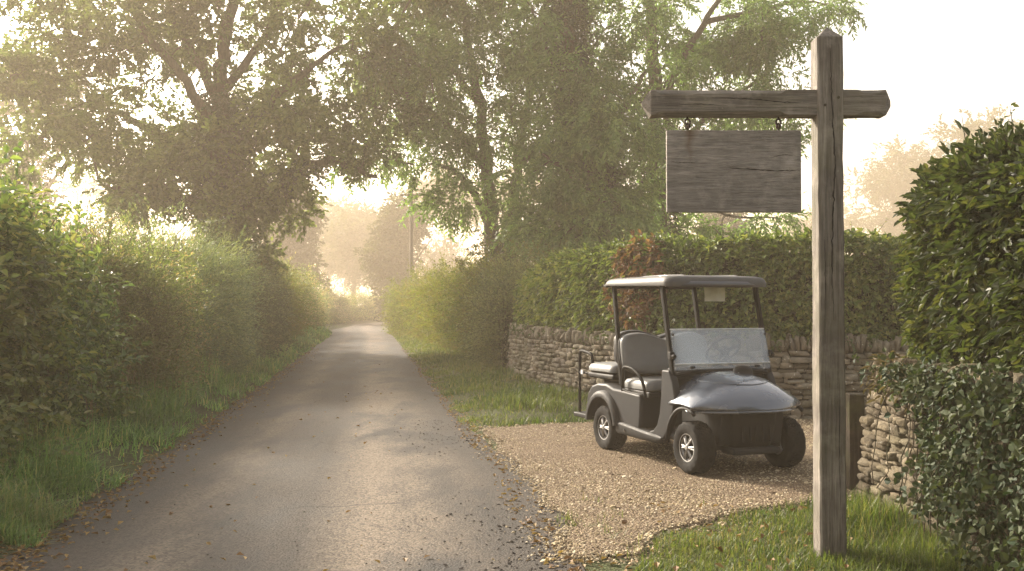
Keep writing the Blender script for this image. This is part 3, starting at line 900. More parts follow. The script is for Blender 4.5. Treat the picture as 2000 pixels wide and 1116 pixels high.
def hedge(name, label, cat, path, width, z0, ztop, n, tpl, mat, g, size=1.0, group=None, front=.62, amp=.1, bulge=0.0, ends=(True, True),
          up=.25, out=1.0, jit=.55, freq=1.6, nseed=5, flow=None, core=.14, stems=0, face_up=True, rb=None, depth=.07, leader=0, shag=0.0, gaps=0.0):
    p0 = np.array(path[len(path) // 2]); o0 = np.array((p0[0], p0[1], 0.0))
    root = empty(name, tuple(o0)); tag(root, label, cat, group)
    P, N, d = hedge_shell(path, width, z0, ztop, n, g, bulge, amp, ends, front, freq, nseed)
    if gaps:
        k = (noise(P, 3.3, nseed + 7) + .6 * noise(P, 7.5, nseed + 8) + g.normal(size=n) * .35) > gaps
        P, N, d = P[k], N[k], d[k]; n = len(P)
    P = P - N * (np.abs(g.normal(size=n)) * depth)[:, None]
    if shag:
        k = (g.random(n) < .38) * g.exponential(shag, n) * (N[:, 2] > -.5)
        P = P + (N * .8 + np.array((0, 0, .45))) * np.minimum(k, shag * 3.2)[:, None]
    D = N * out + np.array((0, 0, up)) + g.normal(size=(n, 3)) * jit
    if flow is not None: D = D + np.array(flow)
    upv = N * .8 + np.array((0, 0, .6))
    rr = g.uniform(.12, .88, n) + .18 * noise(P, 1.1, 77)
    if rb is not None: rr = rb(P, rr)
    S = size * g.uniform(.7, 1.25, n)
    V, Q, Rr, T = cloud(P - o0, D, S, tpl, g, 1.0, upv, np.clip(rr, 0.02, .98))
    VV = (V, Q, Rr, T)
    if leader:
        idx = np.nonzero(N[:, 2] > .55)[0]; idx = g.choice(idx, min(leader, len(idx)), replace=False)
        mb = MB(); LP, LD = [], []
        for i in idx:
            l = g.uniform(.15, .42) * size ** .3; dv = np.array((g.normal() * .35, g.normal() * .35, 1.0)); p = P[i] - o0
            e = p + dv * l; mb.tube([p - dv * .1, p + dv * l * .5 + g.normal(size=3) * .02, e], [.005, .004, .0015], 4, False)
            for t in np.linspace(.25, 1, 6): LP.append(p + dv * l * t); LD.append(np.array((g.normal(), g.normal(), .6)))
        VV = with_tubes(*VV, mb)
        tp2 = [sprig(g, 2, .03, 0.055, .032, 'near', 45) for _ in range(3)]
        v2, q2, r2, t2 = cloud(np.array(LP), np.array(LD), size * g.uniform(.5, 1.0, len(LP)), tp2, g, 1.0, None, np.clip(g.uniform(.4, .95, len(LP)), 0, 1))
        VV = (np.concatenate([VV[0], v2]), np.concatenate([VV[1], q2 + len(VV[0])]), np.concatenate([VV[2], r2]), np.concatenate([VV[3], t2]))
    if stems:
        idx = g.choice(n, stems); pp = P[idx] - o0 - N[idx] * .12; dd = np.array((0, 0, 1.0)) + N[idx] * .35 + g.normal(size=(stems, 3)) * .35
        VV = with_tubes(*VV, twigs(pp, dd, g.uniform(.3, .9, stems), .006, g))
    mesh_np('foliage', VV[0], VV[1], [mat, TWIG], root, VV[2], VV[3])
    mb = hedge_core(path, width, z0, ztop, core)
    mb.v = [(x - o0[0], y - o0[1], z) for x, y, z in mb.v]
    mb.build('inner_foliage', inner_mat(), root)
    return root, o0

G = np.random.default_rng(21)
# --- clipped beech hedge on top of the far wall
BEECH = [sprig(G, 5, .13, .085, .058, 'near', 42, .25, .25, .0, .35) for _ in range(6)]
M_BEECH = leaf_mat('beech_leaf', [(.047, .070, .018), (.078, .116, .028), (.109, .155, .037), (.147, .194, .049), (.217, .233, .070)], .32, .42, None, .6, .4)
M_COPPER = leaf_mat('copper_leaf', [(.075, .032, .018), (.12, .055, .030), (.16, .080, .045), (.10, .07, .03), (.19, .11, .06)], .3, .45)
f, L = along(WPATH)
HP = []
for q in np.linspace(-.0, L, 40):
    c, t = f(q); o = np.array((t[1], -t[0])); o /= np.linalg.norm(o); HP.append(c - o * .72)
HP = np.array(HP)
def hz(u): return 2.47 + .03 * np.sin(u * 31) + .02 * np.sin(u * 67) - .32 * sstep(.30, .0, u)
root, o0 = hedge('beech_hedge', 'long clipped green beech hedge with a copper brown patch rising above the grey stone wall', 'hedge', HP, .95, .55, hz, 15500, BEECH, M_BEECH, G,
     .98, front=.70, amp=.045, ends=(True, False), up=-.25, out=.55, jit=.45, core=.16, depth=.05, leader=60, stems=0)
# the copper-leaved plant growing in it
P, N, d = hedge_shell(HP, .97, .75, hz, 9000, G, 0, .045, (True, False), .75, 1.6, 5)
cpx = at(1278, 520, 14.9)
k = ((P[:, 0] - 1.98) / .42) ** 2 + ((P[:, 1] - 15.6) / .9) ** 2 + ((P[:, 2] - 1.95) / .62) ** 2 + .5 * noise(P, 3.0, 15)
ok = (k < 1.0); P, N = P[ok] + N[ok] * .035, N[ok]
V, Q, Rr, T = cloud(P - o0, N * .5 + G.normal(size=P.shape) * .45 + np.array((0, 0, -.25)), G.uniform(.7, 1.2, len(P)), BEECH, G, 1.0, N * .8 + np.array((0, 0, .6)))
mesh_np('copper_foliage', V, Q, [M_COPPER, TWIG], root, Rr, T)['label'] = 'copper brown leaves in the hedge'
tag(mesh_np('ivy_sprays', *(lambda a: (a[0], a[1]))(cloud(np.stack([c_ for c_ in [np.array((*(f(q)[0] - np.array((f(q)[1][1], -f(q)[1][0])) * G.uniform(-.08, .3)), G.uniform(.95, 1.3))) - o0 for q in G.uniform(0, L, 260)]]),
     G.normal(size=(260, 3)) + np.array((0, 0, -.3)), G.uniform(.5, 1.0, 260), BEECH, G)), [M_BEECH, TWIG], root))

# --- big hedge over the near wall
NEARB = [sprig(G, 6, .17, .078, .044, 'near', 40, .22, .3, .0022, .4) for _ in range(7)]
M_HORN = leaf_mat('hornbeam_leaf', [(.022, .030, .011), (.029, .041, .015), (.038, .052, .016), (.051, .065, .021), (.072, .077, .024)], .26, .5, None, .6, .32, 1.9)
def nh(u): return 2.47 + .05 * np.sin(u * 9) + .04 * np.sin(u * 23 + 1)
NP = [(3.50, 3.2), (3.50, 4.6), (3.50, 6.0), (3.50, 7.2), (3.52, 8.15)][::-1]
hedge('clipped_hedge', 'tall glossy green hedge overhanging the ivy clad wall nearest the signpost', 'hedge', NP, 1.05, 1.06, nh, 7200, NEARB, M_HORN, G, 1.0,
      front=.66, amp=.085, ends=(True, False), up=-.10, out=.6, jit=.5, core=.16, depth=.06, freq=1.9, nseed=25, stems=40, leader=34)
# --- ivy and brambles hanging over the near wall
IVY = [sprig(G, 5, .13, .052, .046, 'near', 55, .2, .35, .002, .5) for _ in range(6)]
M_IVY = leaf_mat('ivy_leaf', [(.013, .026, .012), (.022, .039, .018), (.037, .054, .025), (.048, .063, .026), (.057, .069, .030)], .2, .6, None, .6, .15)
n = 3000
y = G.uniform(3.4, 7.75, n); z = .02 + 1.10 * G.random(n) ** .8
dens = np.clip((6.75 + .5 * (z - .4) - y) / .5, 0, 1) * np.clip((z - .08) / .3, .15, 1)
keep = G.random(n) < dens * (.7 + .5 * noise(np.stack([y, z], 1), 2.2, 33))
y, z = y[keep], z[keep]; n = len(y)
P = np.stack([2.66 + .09 * z - .03 + .03 * np.clip(y - 5.5, 0, 2) - np.abs(G.normal(size=n)) * .055 - .05 * np.clip(noise(np.stack([y, z], 1), 2, 35), 0, 1) , y, z], 1)
y2 = G.uniform(3.4, 7.9, 1000); P2 = np.stack([G.uniform(2.62, 3.05, 1000), y2, 1.02 + G.uniform(0, .14, 1000)], 1); P2 = P2[(y2 < 7.1) | (G.random(1000) < .2)]
P = np.concatenate([P, P2]); n = len(P)
ivy = empty('ivy', (2.6, 6, 0)); tag(ivy, 'dark trailing ivy draped down the face of the near stone wall', 'ivy')
D = np.array((-.45, -.1, -.55)) + G.normal(size=(n, 3)) * .55
V, Q, Rr, T = cloud(P - np.array((2.6, 6, 0)), D, G.uniform(.65, 1.25, n), IVY, G, 1.0, np.tile((-1.0, -.2, .5), (n, 1)))
mb = MB()
for i in range(34):
    y0 = G.uniform(3.6, 7.3); pts = [(2.74, y0, 1.12), (2.63, y0 - G.uniform(-.05, .1), .9)]
    yy, zz = y0, .9
    while zz > G.uniform(.0, .35): zz -= .13; yy += G.normal() * .05; pts.append((2.60 + .09 * zz - G.uniform(0, .05), yy, zz))
    mb.tube(np.array(pts) - np.array((2.6, 6, 0)), .004, 5, False)
V, Q, Rr, T = with_tubes(V, Q, Rr, T, mb); mesh_np('leaves', V, Q, [M_IVY, TWIG], ivy, Rr, T)
# dry fern-like litter on the wall head
M_DRY = leaf_mat('dry_frond', [(.096, .072, .042), (.132, .102, .060), (.072, .060, .030), (.048, .051, .021)], .25, .7)
FR = [sprig(G, 9, .24, .085, .020, 'near', 58, .35, .7, .002, .4) for _ in range(4)]
n = 26; P = np.stack([G.uniform(2.78, 3.05, n), G.uniform(7.2, 7.9, n), G.uniform(1.03, 1.17, n)], 1)
o = mesh_np('dry_fronds', *(lambda a: (a[0], a[1], [M_DRY, TWIG], None, a[2], a[3]))(cloud(P, np.array((-.7, .1, -.15)) + G.normal(size=(n, 3)) * .5, G.uniform(.7, 1.2, n), FR, G)))
tag(o, 'withered tan fronds lying over the top of the near wall end', 'dead fronds')

# --- overgrown hedge along the left of the lane, plant by plant
def lpath(d0, d1, off): return [(cx(d) - HALF - off, d) for d in np.linspace(d0, d1, 8)]      # outward = lane side
BRAM = [sprig(G, 8, .28, .080, .046, 'near', 48, .2, .25, .0025, .45) for _ in range(6)]
FINE = [sprig(G, 13, .38, .062, .030, 'far', 38, .2, .35, .0022, .45) for _ in range(6)]
WILL = [sprig(G, 16, .46, .085, .019, 'far', 26, .25, .45, .002, .35) for _ in range(6)]
M_BRAM = leaf_mat('bramble_leaf', [(.057, .097, .032), (.092, .151, .047), (.140, .204, .057), (.218, .283, .077), (.333, .324, .115)], .3, .42, ((.06, .062, .022), .6), .5, .4)
M_OLIVE = leaf_mat('hawthorn_leaf', [(.085, .120, .039), (.129, .177, .055), (.185, .239, .074), (.267, .299, .101), (.394, .299, .154)], .32, .45, ((.10, .078, .036), .55), .55, .4)
M_WILL = leaf_mat('willow_leaf', [(.081, .118, .061), (.114, .168, .081), (.154, .215, .093), (.207, .261, .108), (.260, .296, .118)], .35, .45, None, .6, .4)
M_DARK = leaf_mat('blackthorn_leaf', [(.060, .078, .033), (.090, .113, .045), (.129, .153, .060), (.198, .204, .084)], .3, .5)
M_GOLD = leaf_mat('hazel_leaf', [(.052, .076, .018), (.079, .108, .020), (.112, .140, .026), (.149, .167, .033), (.158, .130, .038)], .45, .5, ((.12, .095, .035), .6), .6, .35)
HG = 'plants of the overgrown hedge along the lane'
def top(h0, h1, a, s): return lambda u: h0 + (h1 - h0) * u + a * np.sin(u * 5.1 + s) + a * .6 * np.sin(u * 13.3 + s * 2)
hedge('bramble_bush', 'dark leafy bramble bush at the near end of the overgrown roadside hedge', 'bush', lpath(6.4, 13.2, 2.6), 2.6, .1, top(2.40, 2.50, .10, .3), 13000, BRAM, M_BRAM, G, 1.05, HG, gaps=-.75, shag=.16,
      front=.66, amp=.24, bulge=.6, up=.25, jit=.7, freq=1.3, nseed=101, core=.42, depth=.16, stems=120, leader=50)
hedge('hawthorn_bush', 'olive hawthorn bush with reddish dry stems between the bramble and the grey-green willow bush', 'bush', lpath(12.6, 18.2, 2.4), 2.4, .1, top(2.15, 2.12, .10, 2), 12000, FINE, M_OLIVE, G, .95, HG, gaps=-.75, shag=.2,
      front=.66, amp=.22, bulge=.5, up=.5, jit=.65, freq=1.4, nseed=111, core=.42, depth=.16, stems=260)
hedge('willow_bush', 'rounded grey-green willow bush with fine leaves halfway along the roadside hedge', 'bush', lpath(17.6, 24.5, 2.35), 2.5, .1, lambda u: 2.0 + .48 * np.sin(np.pi * np.clip(u * 1.0, 0, 1)) ** .8, 10000, WILL, M_WILL, G, 1.0, HG, gaps=-.75, shag=.2,
      front=.66, amp=.24, bulge=.5, up=.35, jit=.55, freq=1.0, nseed=121, core=.42, depth=.18)
hedge('blackthorn_bush', 'dull dark blackthorn thicket under the ivy clad oak', 'bush', lpath(23.8, 33, 2.2), 2.4, .1, top(2.15, 2.05, .12, 4), 7500, FINE, M_DARK, G, 1.2, HG, gaps=-.75, shag=.2,
      front=.66, amp=.26, bulge=.5, up=.35, jit=.65, freq=1.1, nseed=131, core=.4, depth=.18, stems=60)
hedge('hazel_bush', 'sunlit yellow-green hazel bush at the far end of the roadside hedge past the oak', 'bush', lpath(32.5, 44, 2.65), 2.3, .1, top(2.25, 2.35, .12, 5), 7500, FINE, M_GOLD, G, 1.45, HG, gaps=-.75, shag=.28,
      front=.66, amp=.28, bulge=.4, up=.35, jit=.65, freq=.9, nseed=141, core=.4, depth=.18)
hedge('hazel_bush', 'pale foggy hedge bush farthest down the lane on the oak side', 'bush', lpath(43, 66, 2.9), 2.2, .1, top(2.7, 2.4, .2, 5), 6000, FINE, M_OLIVE, G, 2.0, HG, gaps=-.75, shag=.28,
      front=.66, amp=.3, bulge=.4, up=.35, jit=.65, freq=.8, nseed=151, core=.4, depth=.18)
hedge('hawthorn_bush', 'low misty hedge bush following the bend where the lane disappears', 'bush', [(cx(d_) - HALF - 3.0, d_) for d_ in (64, 72, 80, 88, 98, 108, 118)], 2.0, .0, lambda u: 2.0 + .2 * np.sin(u * 17), 5200, FINE, M_OLIVE, G, 2.3, HG,
      gaps=-.75, shag=.28, front=.66, amp=.3, bulge=.4, up=.35, jit=.65, freq=.7, nseed=157, core=.4, depth=.18)
# dry reddish stalks standing out of the hawthorn and seedheads by the verge
M_STALK = plain('dry_stalk', (.15, .095, .055), .85)
n = 260; d = G.uniform(9, 19, n); x = cx(d) - HALF - G.uniform(1.4, 2.8, n)
mb = MB()
for xi, di in zip(x, d):
    zb = 1.7 + G.normal() * .2; l = G.uniform(.5, 1.1)
    v = np.array((G.normal() * .2, G.normal() * .2, 1)); p = np.array((xi, di, zb))
    mb.tube([p, p + v * l * .5 + G.normal(size=3) * .03, p + v * l + G.normal(size=3) * .07], [.005, .004, .002], 4, False)
    for s_ in range(5):
        t = G.uniform(.45, .95); q = p + v * l * t; mb.tube([q, q + np.array((G.normal() * .10, G.normal() * .10, .10))], [.003, .0015], 3, False)
tag(mb.build('dry_stalks', M_STALK), 'thin reddish dry stalks poking from the top of the overgrown hedge', 'dry stalks', kind='stuff')
n = 1300; d = 11 + 12 * G.random(n); e = G.uniform(.9, 1.9, n); x = cx(d) - HALF - e
k = noise(np.stack([x, d], 1), 1.2, 171) > .1; x, d = x[k], d[k]
P = np.stack([x, d, gh(x, d)], 1); V, Q = grass(P, G.uniform(.45, 1.15, len(P)), np.full(len(P), .012), G, .35)
o = mesh_np('dry_grass', V, Q, leaf_mat('dry_grass_blade', [(.13, .10, .05), (.19, .15, .08), (.10, .10, .04), (.24, .19, .11)], .3, .6), rnd=np.repeat(G.random(len(P)), 6))
tag(o, 'tall straw coloured dry grass leaning out of the foot of the roadside hedge', 'dry grass', kind='stuff')

# --- hedge along the right of the lane beyond the wall
def rpath(d0, d1, off): return [(cx(d) + HALF + off, d) for d in np.linspace(d0, d1, 8)]
RG = 'bushes of the hedge beyond the stone wall'
hedge('privet_bush', 'dark shaded hedge bush where the grey stone wall ends below the twin ash trunk', 'bush', [(-.05, 23.4), (.0, 24.5), (.15, 26.2), (.4, 28.2)][::-1], 1.2, .05, lambda u: 2.2 - .3 * u, 5200, FINE, M_DARK, G, 1.15, RG, gaps=-.75, shag=.2,
      front=.66, amp=.18, bulge=.3, up=.3, jit=.6, freq=1.1, nseed=161, core=.35, depth=.15)
hedge('hazel_bush', 'bright yellow-green hedge bush beyond the wall, lit by the sun', 'bush', [(.75, 27.4), (-.1, 32), (-1.3, 37.5), (-2.6, 43)][::-1], 2.4, .05, lambda u: 2.2 + .1 * u + .12 * np.sin(u * 12), 8500, FINE, M_GOLD, G, 1.35, RG, gaps=-.75, shag=.28,
      front=.66, amp=.26, bulge=.4, up=.35, jit=.65, freq=1.0, nseed=163, core=.4, depth=.18)
hedge('hazel_bush', 'pale misty hedge bush past the bright yellow-green one, away from the wall', 'bush', [(-1.9, 42.5), (-3.0, 48), (-4.5, 55), (-5.9, 62)][::-1], 2.4, .05, lambda u: 2.0 + .2 * u + .15 * np.sin(u * 10), 6500, FINE, M_GOLD, G, 1.9, RG, gaps=-.75, shag=.28,
      front=.66, amp=.3, bulge=.4, up=.35, jit=.65, freq=.9, nseed=165, core=.4, depth=.18)
# ------------------------------------------------------------------ trees
BARK = bark_mat('oak_bark', (.13, .10, .07), (.05, .038, .027))
BARK_P = bark_mat('ash_bark', (.17, .14, .105), (.07, .055, .04))
OAKS = [sprig(G, 11, .40, .165, .11, 'far', 55, .2, .2, 0, .7) for _ in range(7)]
ASHS = [sprig(G, 15, .55, .18, .065, 'far', 48, .35, .45, 0, .45) for _ in range(7)]
FARS = [sprig(G, 11, .8, .30, .19, 'far', 55, .2, .2, 0, .7) for _ in range(5)]
IVT = [sprig(G, 9, .34, .13, .11, 'far', 60, .3, .3, 0, .6) for _ in range(5)]
M_OAK = leaf_mat('oak_leaf', [(.059, .091, .028), (.091, .131, .040), (.124, .170, .049), (.184, .225, .067)], .40, .5, None, .6, .3)
M_ASH = leaf_mat('ash_leaf', [(.078, .134, .046), (.113, .192, .062), (.154, .247, .081), (.210, .303, .098)], .46, .5, None, .6, .3)
M_FAR = leaf_mat('hazy_leaf', [(.035, .045, .018), (.050, .062, .024), (.07, .08, .03)], .3, .6)
M_IVT = leaf_mat('trunk_ivy_leaf', [(.027, .045, .019), (.042, .063, .026), (.063, .084, .033)], .2, .4)

def tree(name, label, base, trunks, limbs, lobes, tpl, mats, seed, spc=26, group=None, ivy=None, shell=.6, flat=.6, droop=-.1, crad=.62, size=1.0, nsub=2, kf=.54, S=1.0):
    """trunks: list of (polyline, r0, r1); limbs: list of (polyline, r0, r1); lobes: (centre, radii, clumps). Clumps are joined to the
    nearest limb by their own boughs; leaves sit in sprays inside every clump."""
    g = np.random.default_rng(seed); b0 = np.array(base, float)
    lobes = [(c, tuple(S * q for q in r), k) for c, r, k in lobes]; crad *= S; size *= S ** .7; spc = int(spc * S ** .6)
    trunks = [(p, a * S, b * S) for p, a, b in trunks]; limbs = [(p, a * S, b * S) for p, a, b in limbs]
    root = empty(name, tuple(b0)); tag(root, label, 'tree', group)
    nodes, par, fixr = [], [], []
    mb = MB()
    def chain(poly, r0, r1, n=5):
        P = smoothpath(poly, n); k = len(P)
        P[1:-1] += g.normal(size=(k - 2, 3)) * min(r0, .25) * .22
        rr = [r0 + (r1 - r0) * (i / (k - 1)) ** .8 for i in range(k)]
        mb.tube(P, rr, 10)
        for p in P[k // 4:]: nodes.append(p)
        return P, rr
    TR = []
    for poly, r0, r1 in trunks:
        P, rr = chain([np.array(p, float) for p in poly], r0, r1); TR.append((P, rr))
        # root flare
        mb.tube([P[0] + (0, 0, -.2), P[0] + (0, 0, .1), P[0] + (0, 0, .7)], [r0 * 1.6, r0 * 1.3, r0 * 1.0], 10)
    for poly, r0, r1 in limbs:
        TR.append(chain([np.array(p, float) for p in poly], r0, r1))
    C, CR = [], []
    for c, r, k in lobes:
        for _ in range(max(3, int(round(k * kf)))):
            v = g.normal(size=3); v /= np.linalg.norm(v)
            rad = g.uniform(.72, 1.0) if g.random() < shell else g.random() ** .5 * .8
            C.append(np.array(c) + v * rad * np.array(r)); CR.append(crad * g.uniform(.6, 1.35))
    C = np.array(C); CR = np.array(CR)
    NB = np.array(nodes)
    dist = np.array([np.min(np.linalg.norm(NB - c, axis=1)) for c in C]); order = np.argsort(dist)
    bm_ = MB()
    LP, LD, LU, LR, LS = [], [], [], [], []
    nodes2 = list(nodes)
    for i in order:
        c = C[i]; A = np.array(nodes2); dv = A - c
        cost = np.linalg.norm(dv, axis=1) + .35 * np.maximum(0, dv[:, 2])
        j = int(np.argmin(cost)); a = A[j]; L = np.linalg.norm(c - a)
        mid = a + (c - a) * .5 + g.normal(size=3) * L * .10 + np.array((0, 0, .08 * L))
        P = smoothpath([a, mid, c], 3); r0 = .012 + .020 * min(L, 2.2)
        bm_.tube(P, np.linspace(r0, .008, len(P)), 5, False)
        nodes2 += [P[len(P) // 2], P[-1]]
        cr = CR[i]
        m_ = max(4, int(spc * (cr / crad) ** 2))
        v = g.normal(size=(m_, 3)); v /= np.linalg.norm(v, axis=1, keepdims=True)
        q = c + v * (g.random((m_, 1)) ** .45) * cr * np.array((1, 1, flat))
        LP.append(q); dd = v + np.array((0, 0, droop)) + g.normal(size=(m_, 3)) * .5 + (c - a) / (L + .1) * .5
        LD.append(dd); LR.append(np.clip(g.uniform(.2, .7) + g.normal(size=m_) * .12, .02, .98)); LS.append(g.uniform(.75, 1.25, m_) * size)
        for _ in range(nsub):   # twigs inside the clump
            e = q[g.integers(0, m_)]; bm_.tube([c, (c + e) / 2 + g.normal(size=3) * .05, e], [.010, .007, .004], 3, False)
    mb.v = [(x - b0[0], y - b0[1], z - b0[2]) for x, y, z in mb.v]; bm_.v = [(x - b0[0], y - b0[1], z - b0[2]) for x, y, z in bm_.v]
    trunk_o = mb.build('trunk', mats[1], root, smooth=True)
    LP = np.concatenate(LP); LD = np.concatenate(LD)
    V, Q, Rr, T = cloud(LP - b0, LD, np.concatenate(LS), tpl, g, 1.2, None, np.concatenate(LR))
    V, Q, Rr, T = with_tubes(V, Q, Rr, T, bm_)
    mesh_np('crown', V, Q, [mats[0], mats[1]], root, Rr, T)
    if ivy:
        IP, ID = [], []
        for (P, rr), frac, per in [(TR[k], f_, p_) for k, f_, p_ in ivy]:
            k = max(2, int(len(P) * frac)); seg = P[:k]
            for a, b, r in zip(seg[:-1], seg[1:], rr):
                l = np.linalg.norm(b - a); m_ = int(per * l)
                t = g.random((m_, 1)); an = g.uniform(0, 6.283, m_); d = np.stack([np.cos(an), np.sin(an), g.normal(size=m_) * .2], 1)
                dn = np.abs(g.normal(size=(m_, 1))) * .16 * (1 + .8 * noise(a[None] * 1.0, 1.0, 91)[0])
                IP.append(a + (b - a) * t + d * (r + dn)); ID.append(d + np.array((0, 0, -.5)) + g.normal(size=(m_, 3)) * .4)
        IP = np.concatenate(IP); ID = np.concatenate(ID)
        V, Q, Rr, T = cloud(IP - b0, ID, g.uniform(.7, 1.3, len(IP)), IVT, g, 1.0)
        mesh_np('ivy', V, Q, [M_IVT], trunk_o, Rr)
    return root

def w(px, py, d): return tuple(at(px, py, d))
# --- the ivy-clad oak over the left hedge
d = 36.5
trunk = [(-9.95, d, 0), w(450, 560, d), w(443, 430, d), w(432, 300, d), w(425, 180, d), w(440, 60, d), w(470, -60, d)]
limbs = [([w(440, 400, d), w(350, 392, d - .6), w(262, 384, d - 1), w(190, 350, d - 1.4)], .22, .05),
         ([w(436, 350, d), w(360, 300, d + .8), w(270, 240, d + 1.2), w(160, 200, d + 1.5)], .20, .05),
         ([w(450, 410, d), w(520, 380, d - .4), w(585, 325, d - .8), w(660, 318, d - 1.2), w(735, 345, d - 1.4)], .22, .05),
         ([w(435, 330, d), w(500, 230, d - .6), w(580, 150, d - 1), w(660, 90, d - 1.2)], .20, .05),
         ([w(430, 280, d), w(360, 160, d - 1), w(290, 70, d - 1.5), w(240, -30, d - 2)], .18, .05),
         ([w(425, 200, d), w(340, 40, d + 1), w(300, -80, d + 1.6)], .14, .05),
         ([w(430, 180, d), w(520, 60, d + 1), w(560, -60, d + 1.5)], .14, .05)]
lobes = [(w(300, 120, d), (2.6, 2.6, 1.8), 34), (w(130, 150, d), (1.8, 2.2, 1.6), 20), (w(470, 60, d), (2.4, 2.6, 1.8), 28), (w(600, 130, d - .5), (2.0, 2.3, 1.5), 20),
         (w(560, 260, d - .5), (1.5, 1.9, .9), 16), (w(690, 305, d - 1.2), (1.0, 1.2, .55), 9), (w(380, 300, d), (2.2, 2.2, .9), 22), (w(200, 270, d - .6), (2.0, 2.0, 1.0), 20),
         (w(280, 385, d - 1), (1.5, 1.4, .5), 12), (w(60, 280, d), (1.5, 1.8, .9), 12), (w(455, 470, d - .3), (.95, 1.0, 1.3), 16), (w(425, 410, d - .3), (.8, .9, .9), 9), (w(500, 505, d), (.75, .9, .5), 7), (w(610, 235, d - .6), (1.3, 1.5, .8), 9), (w(740, 215, d - .8), (1.1, 1.3, .8), 9), (w(520, 400, d), (.8, .9, .5), 6), (w(540, 350, d - .4), (1.0, 1.0, .6), 7),
         (w(400, -110, d), (4.2, 3.6, 1.7), 46), (w(680, 30, d - .6), (1.7, 2.0, 1.3), 11), (w(150, 20, d), (2.4, 2.4, 1.4), 20), (w(420, -280, d), (3.0, 2.8, 1.6), 22), (w(750, -90, d), (2.4, 2.4, 1.5), 8)]
tree('oak_tree', 'broad ivy clad oak with long low limbs reaching over the lane', (-9.95, d, 0), [(trunk, .40, .12)], limbs, lobes, OAKS, (M_OAK, BARK), 301, spc=36, S=1.35,
     ivy=[(0, .7, 260), (1, .8, 90), (2, .6, 70), (3, .6, 90), (4, .5, 70)], crad=.66)
# --- twin-stemmed ash at the wall end
d = 38.0
t1 = [(-.85, d, 0), w(962, 545, d), w(958, 430, d), w(950, 330, d), w(935, 200, d), w(915, 90, d), w(900, -40, d)]
t2 = [(-.50, d + .2, 0), w(985, 545, d + .1), w(1002, 440, d + .2), w(1010, 330, d + .4), w(1030, 190, d + .6), w(1060, 40, d + .8), w(1080, -60, d + .8)]
limbs = [([w(955, 440, d), w(920, 370, d - .3), w(880, 330, d - .6), w(840, 320, d - .8)], .12, .03),
         ([w(950, 330, d), w(880, 250, d), w(800, 190, d - .4), w(735, 160, d - .6)], .14, .04),
         ([w(935, 200, d), w(860, 110, d + .5), w(780, 40, d + .8), w(720, -20, d + 1)], .12, .04),
         ([w(1010, 330, d + .4), w(1080, 250, d), w(1130, 180, d - .4)], .12, .04)]
lobes = [(w(760, 170, d), (1.9, 2.2, 1.3), 26), (w(800, 60, d), (2.2, 2.4, 1.4), 28), (w(900, 170, d - .4), (1.6, 2.0, 1.2), 20), (w(850, 290, d - .6), (1.3, 1.4, .8), 14),
         (w(862, 400, d - .8), (.75, .9, .45), 8), (w(740, 300, d), (1.0, 1.2, .6), 9), (w(1000, 250, d - .8), (1.4, 1.5, 1.1), 18), (w(950, 50, d), (2.0, 2.2, 1.5), 22), (w(1060, 120, d), (1.6, 1.8, 1.3), 18),
         (w(1010, 400, d - .5), (.8, .9, .6), 7), (w(850, -120, d), (3.2, 3.0, 1.7), 30), (w(1040, -100, d), (2.4, 2.4, 1.6), 18), (w(1030, 470, d - .6), (.6, .7, .5), 6)]
tree('ash_tree', 'twin stemmed green ash rising behind the left end of the stone wall', (-.70, d, 0), [(t1, .30, .08), (t2, .22, .07)], limbs, lobes, ASHS, (M_ASH, BARK_P), 311, spc=30, S=1.35,
     ivy=[(0, .35, 60), (1, .35, 40)], crad=.62, droop=-.35, flat=.65)
# --- ivy-choked tree between the ash and the sign
d = 34.0
t1 = [(2.9, d, 0), w(1170, 480, d), w(1165, 350, d), w(1135, 220, d), (w(1115, 100, d)), w(1105, -20, d), w(1100, -130, d)]
limbs = [([w(1160, 300, d), w(1215, 220, d), w(1270, 130, d + .4)], .14, .04), ([w(1165, 380, d), w(1100, 330, d - .6), w(1060, 300, d - .9)], .10, .03),
         ([w(1130, 200, d), w(1070, 100, d), w(1040, 10, d)], .12, .04)]
lobes = [(w(1170, 300, d), (1.5, 1.5, 1.2), 26), (w(1150, 430, d), (1.6, 1.5, 1.0), 26), (w(1120, 200, d - .5), (1.5, 1.5, 1.1), 22), (w(1120, 80, d), (1.7, 1.8, 1.3), 22), (w(1215, 380, d - .5), (1.0, 1.1, .9), 14),
         (w(1080, 360, d - .5), (1.1, 1.1, .8), 13), (w(1210, 260, d - .8), (1.1, 1.2, .8), 13), (w(1085, 470, d - .3), (1.0, .9, .5), 9), (w(1210, 475, d), (.8, .8, .5), 7), (w(1110, -90, d), (2.4, 2.2, 1.5), 20)]
tree('willow_tree', 'dense drooping tree with an ivy choked trunk between the twin ash and the sign', (2.9, d, 0), [(t1, .42, .12)], limbs, lobes, ASHS, (M_ASH, BARK), 321, spc=38, S=1.3,
     ivy=[(0, .85, 150)], crad=.62, droop=-.5, flat=.75)
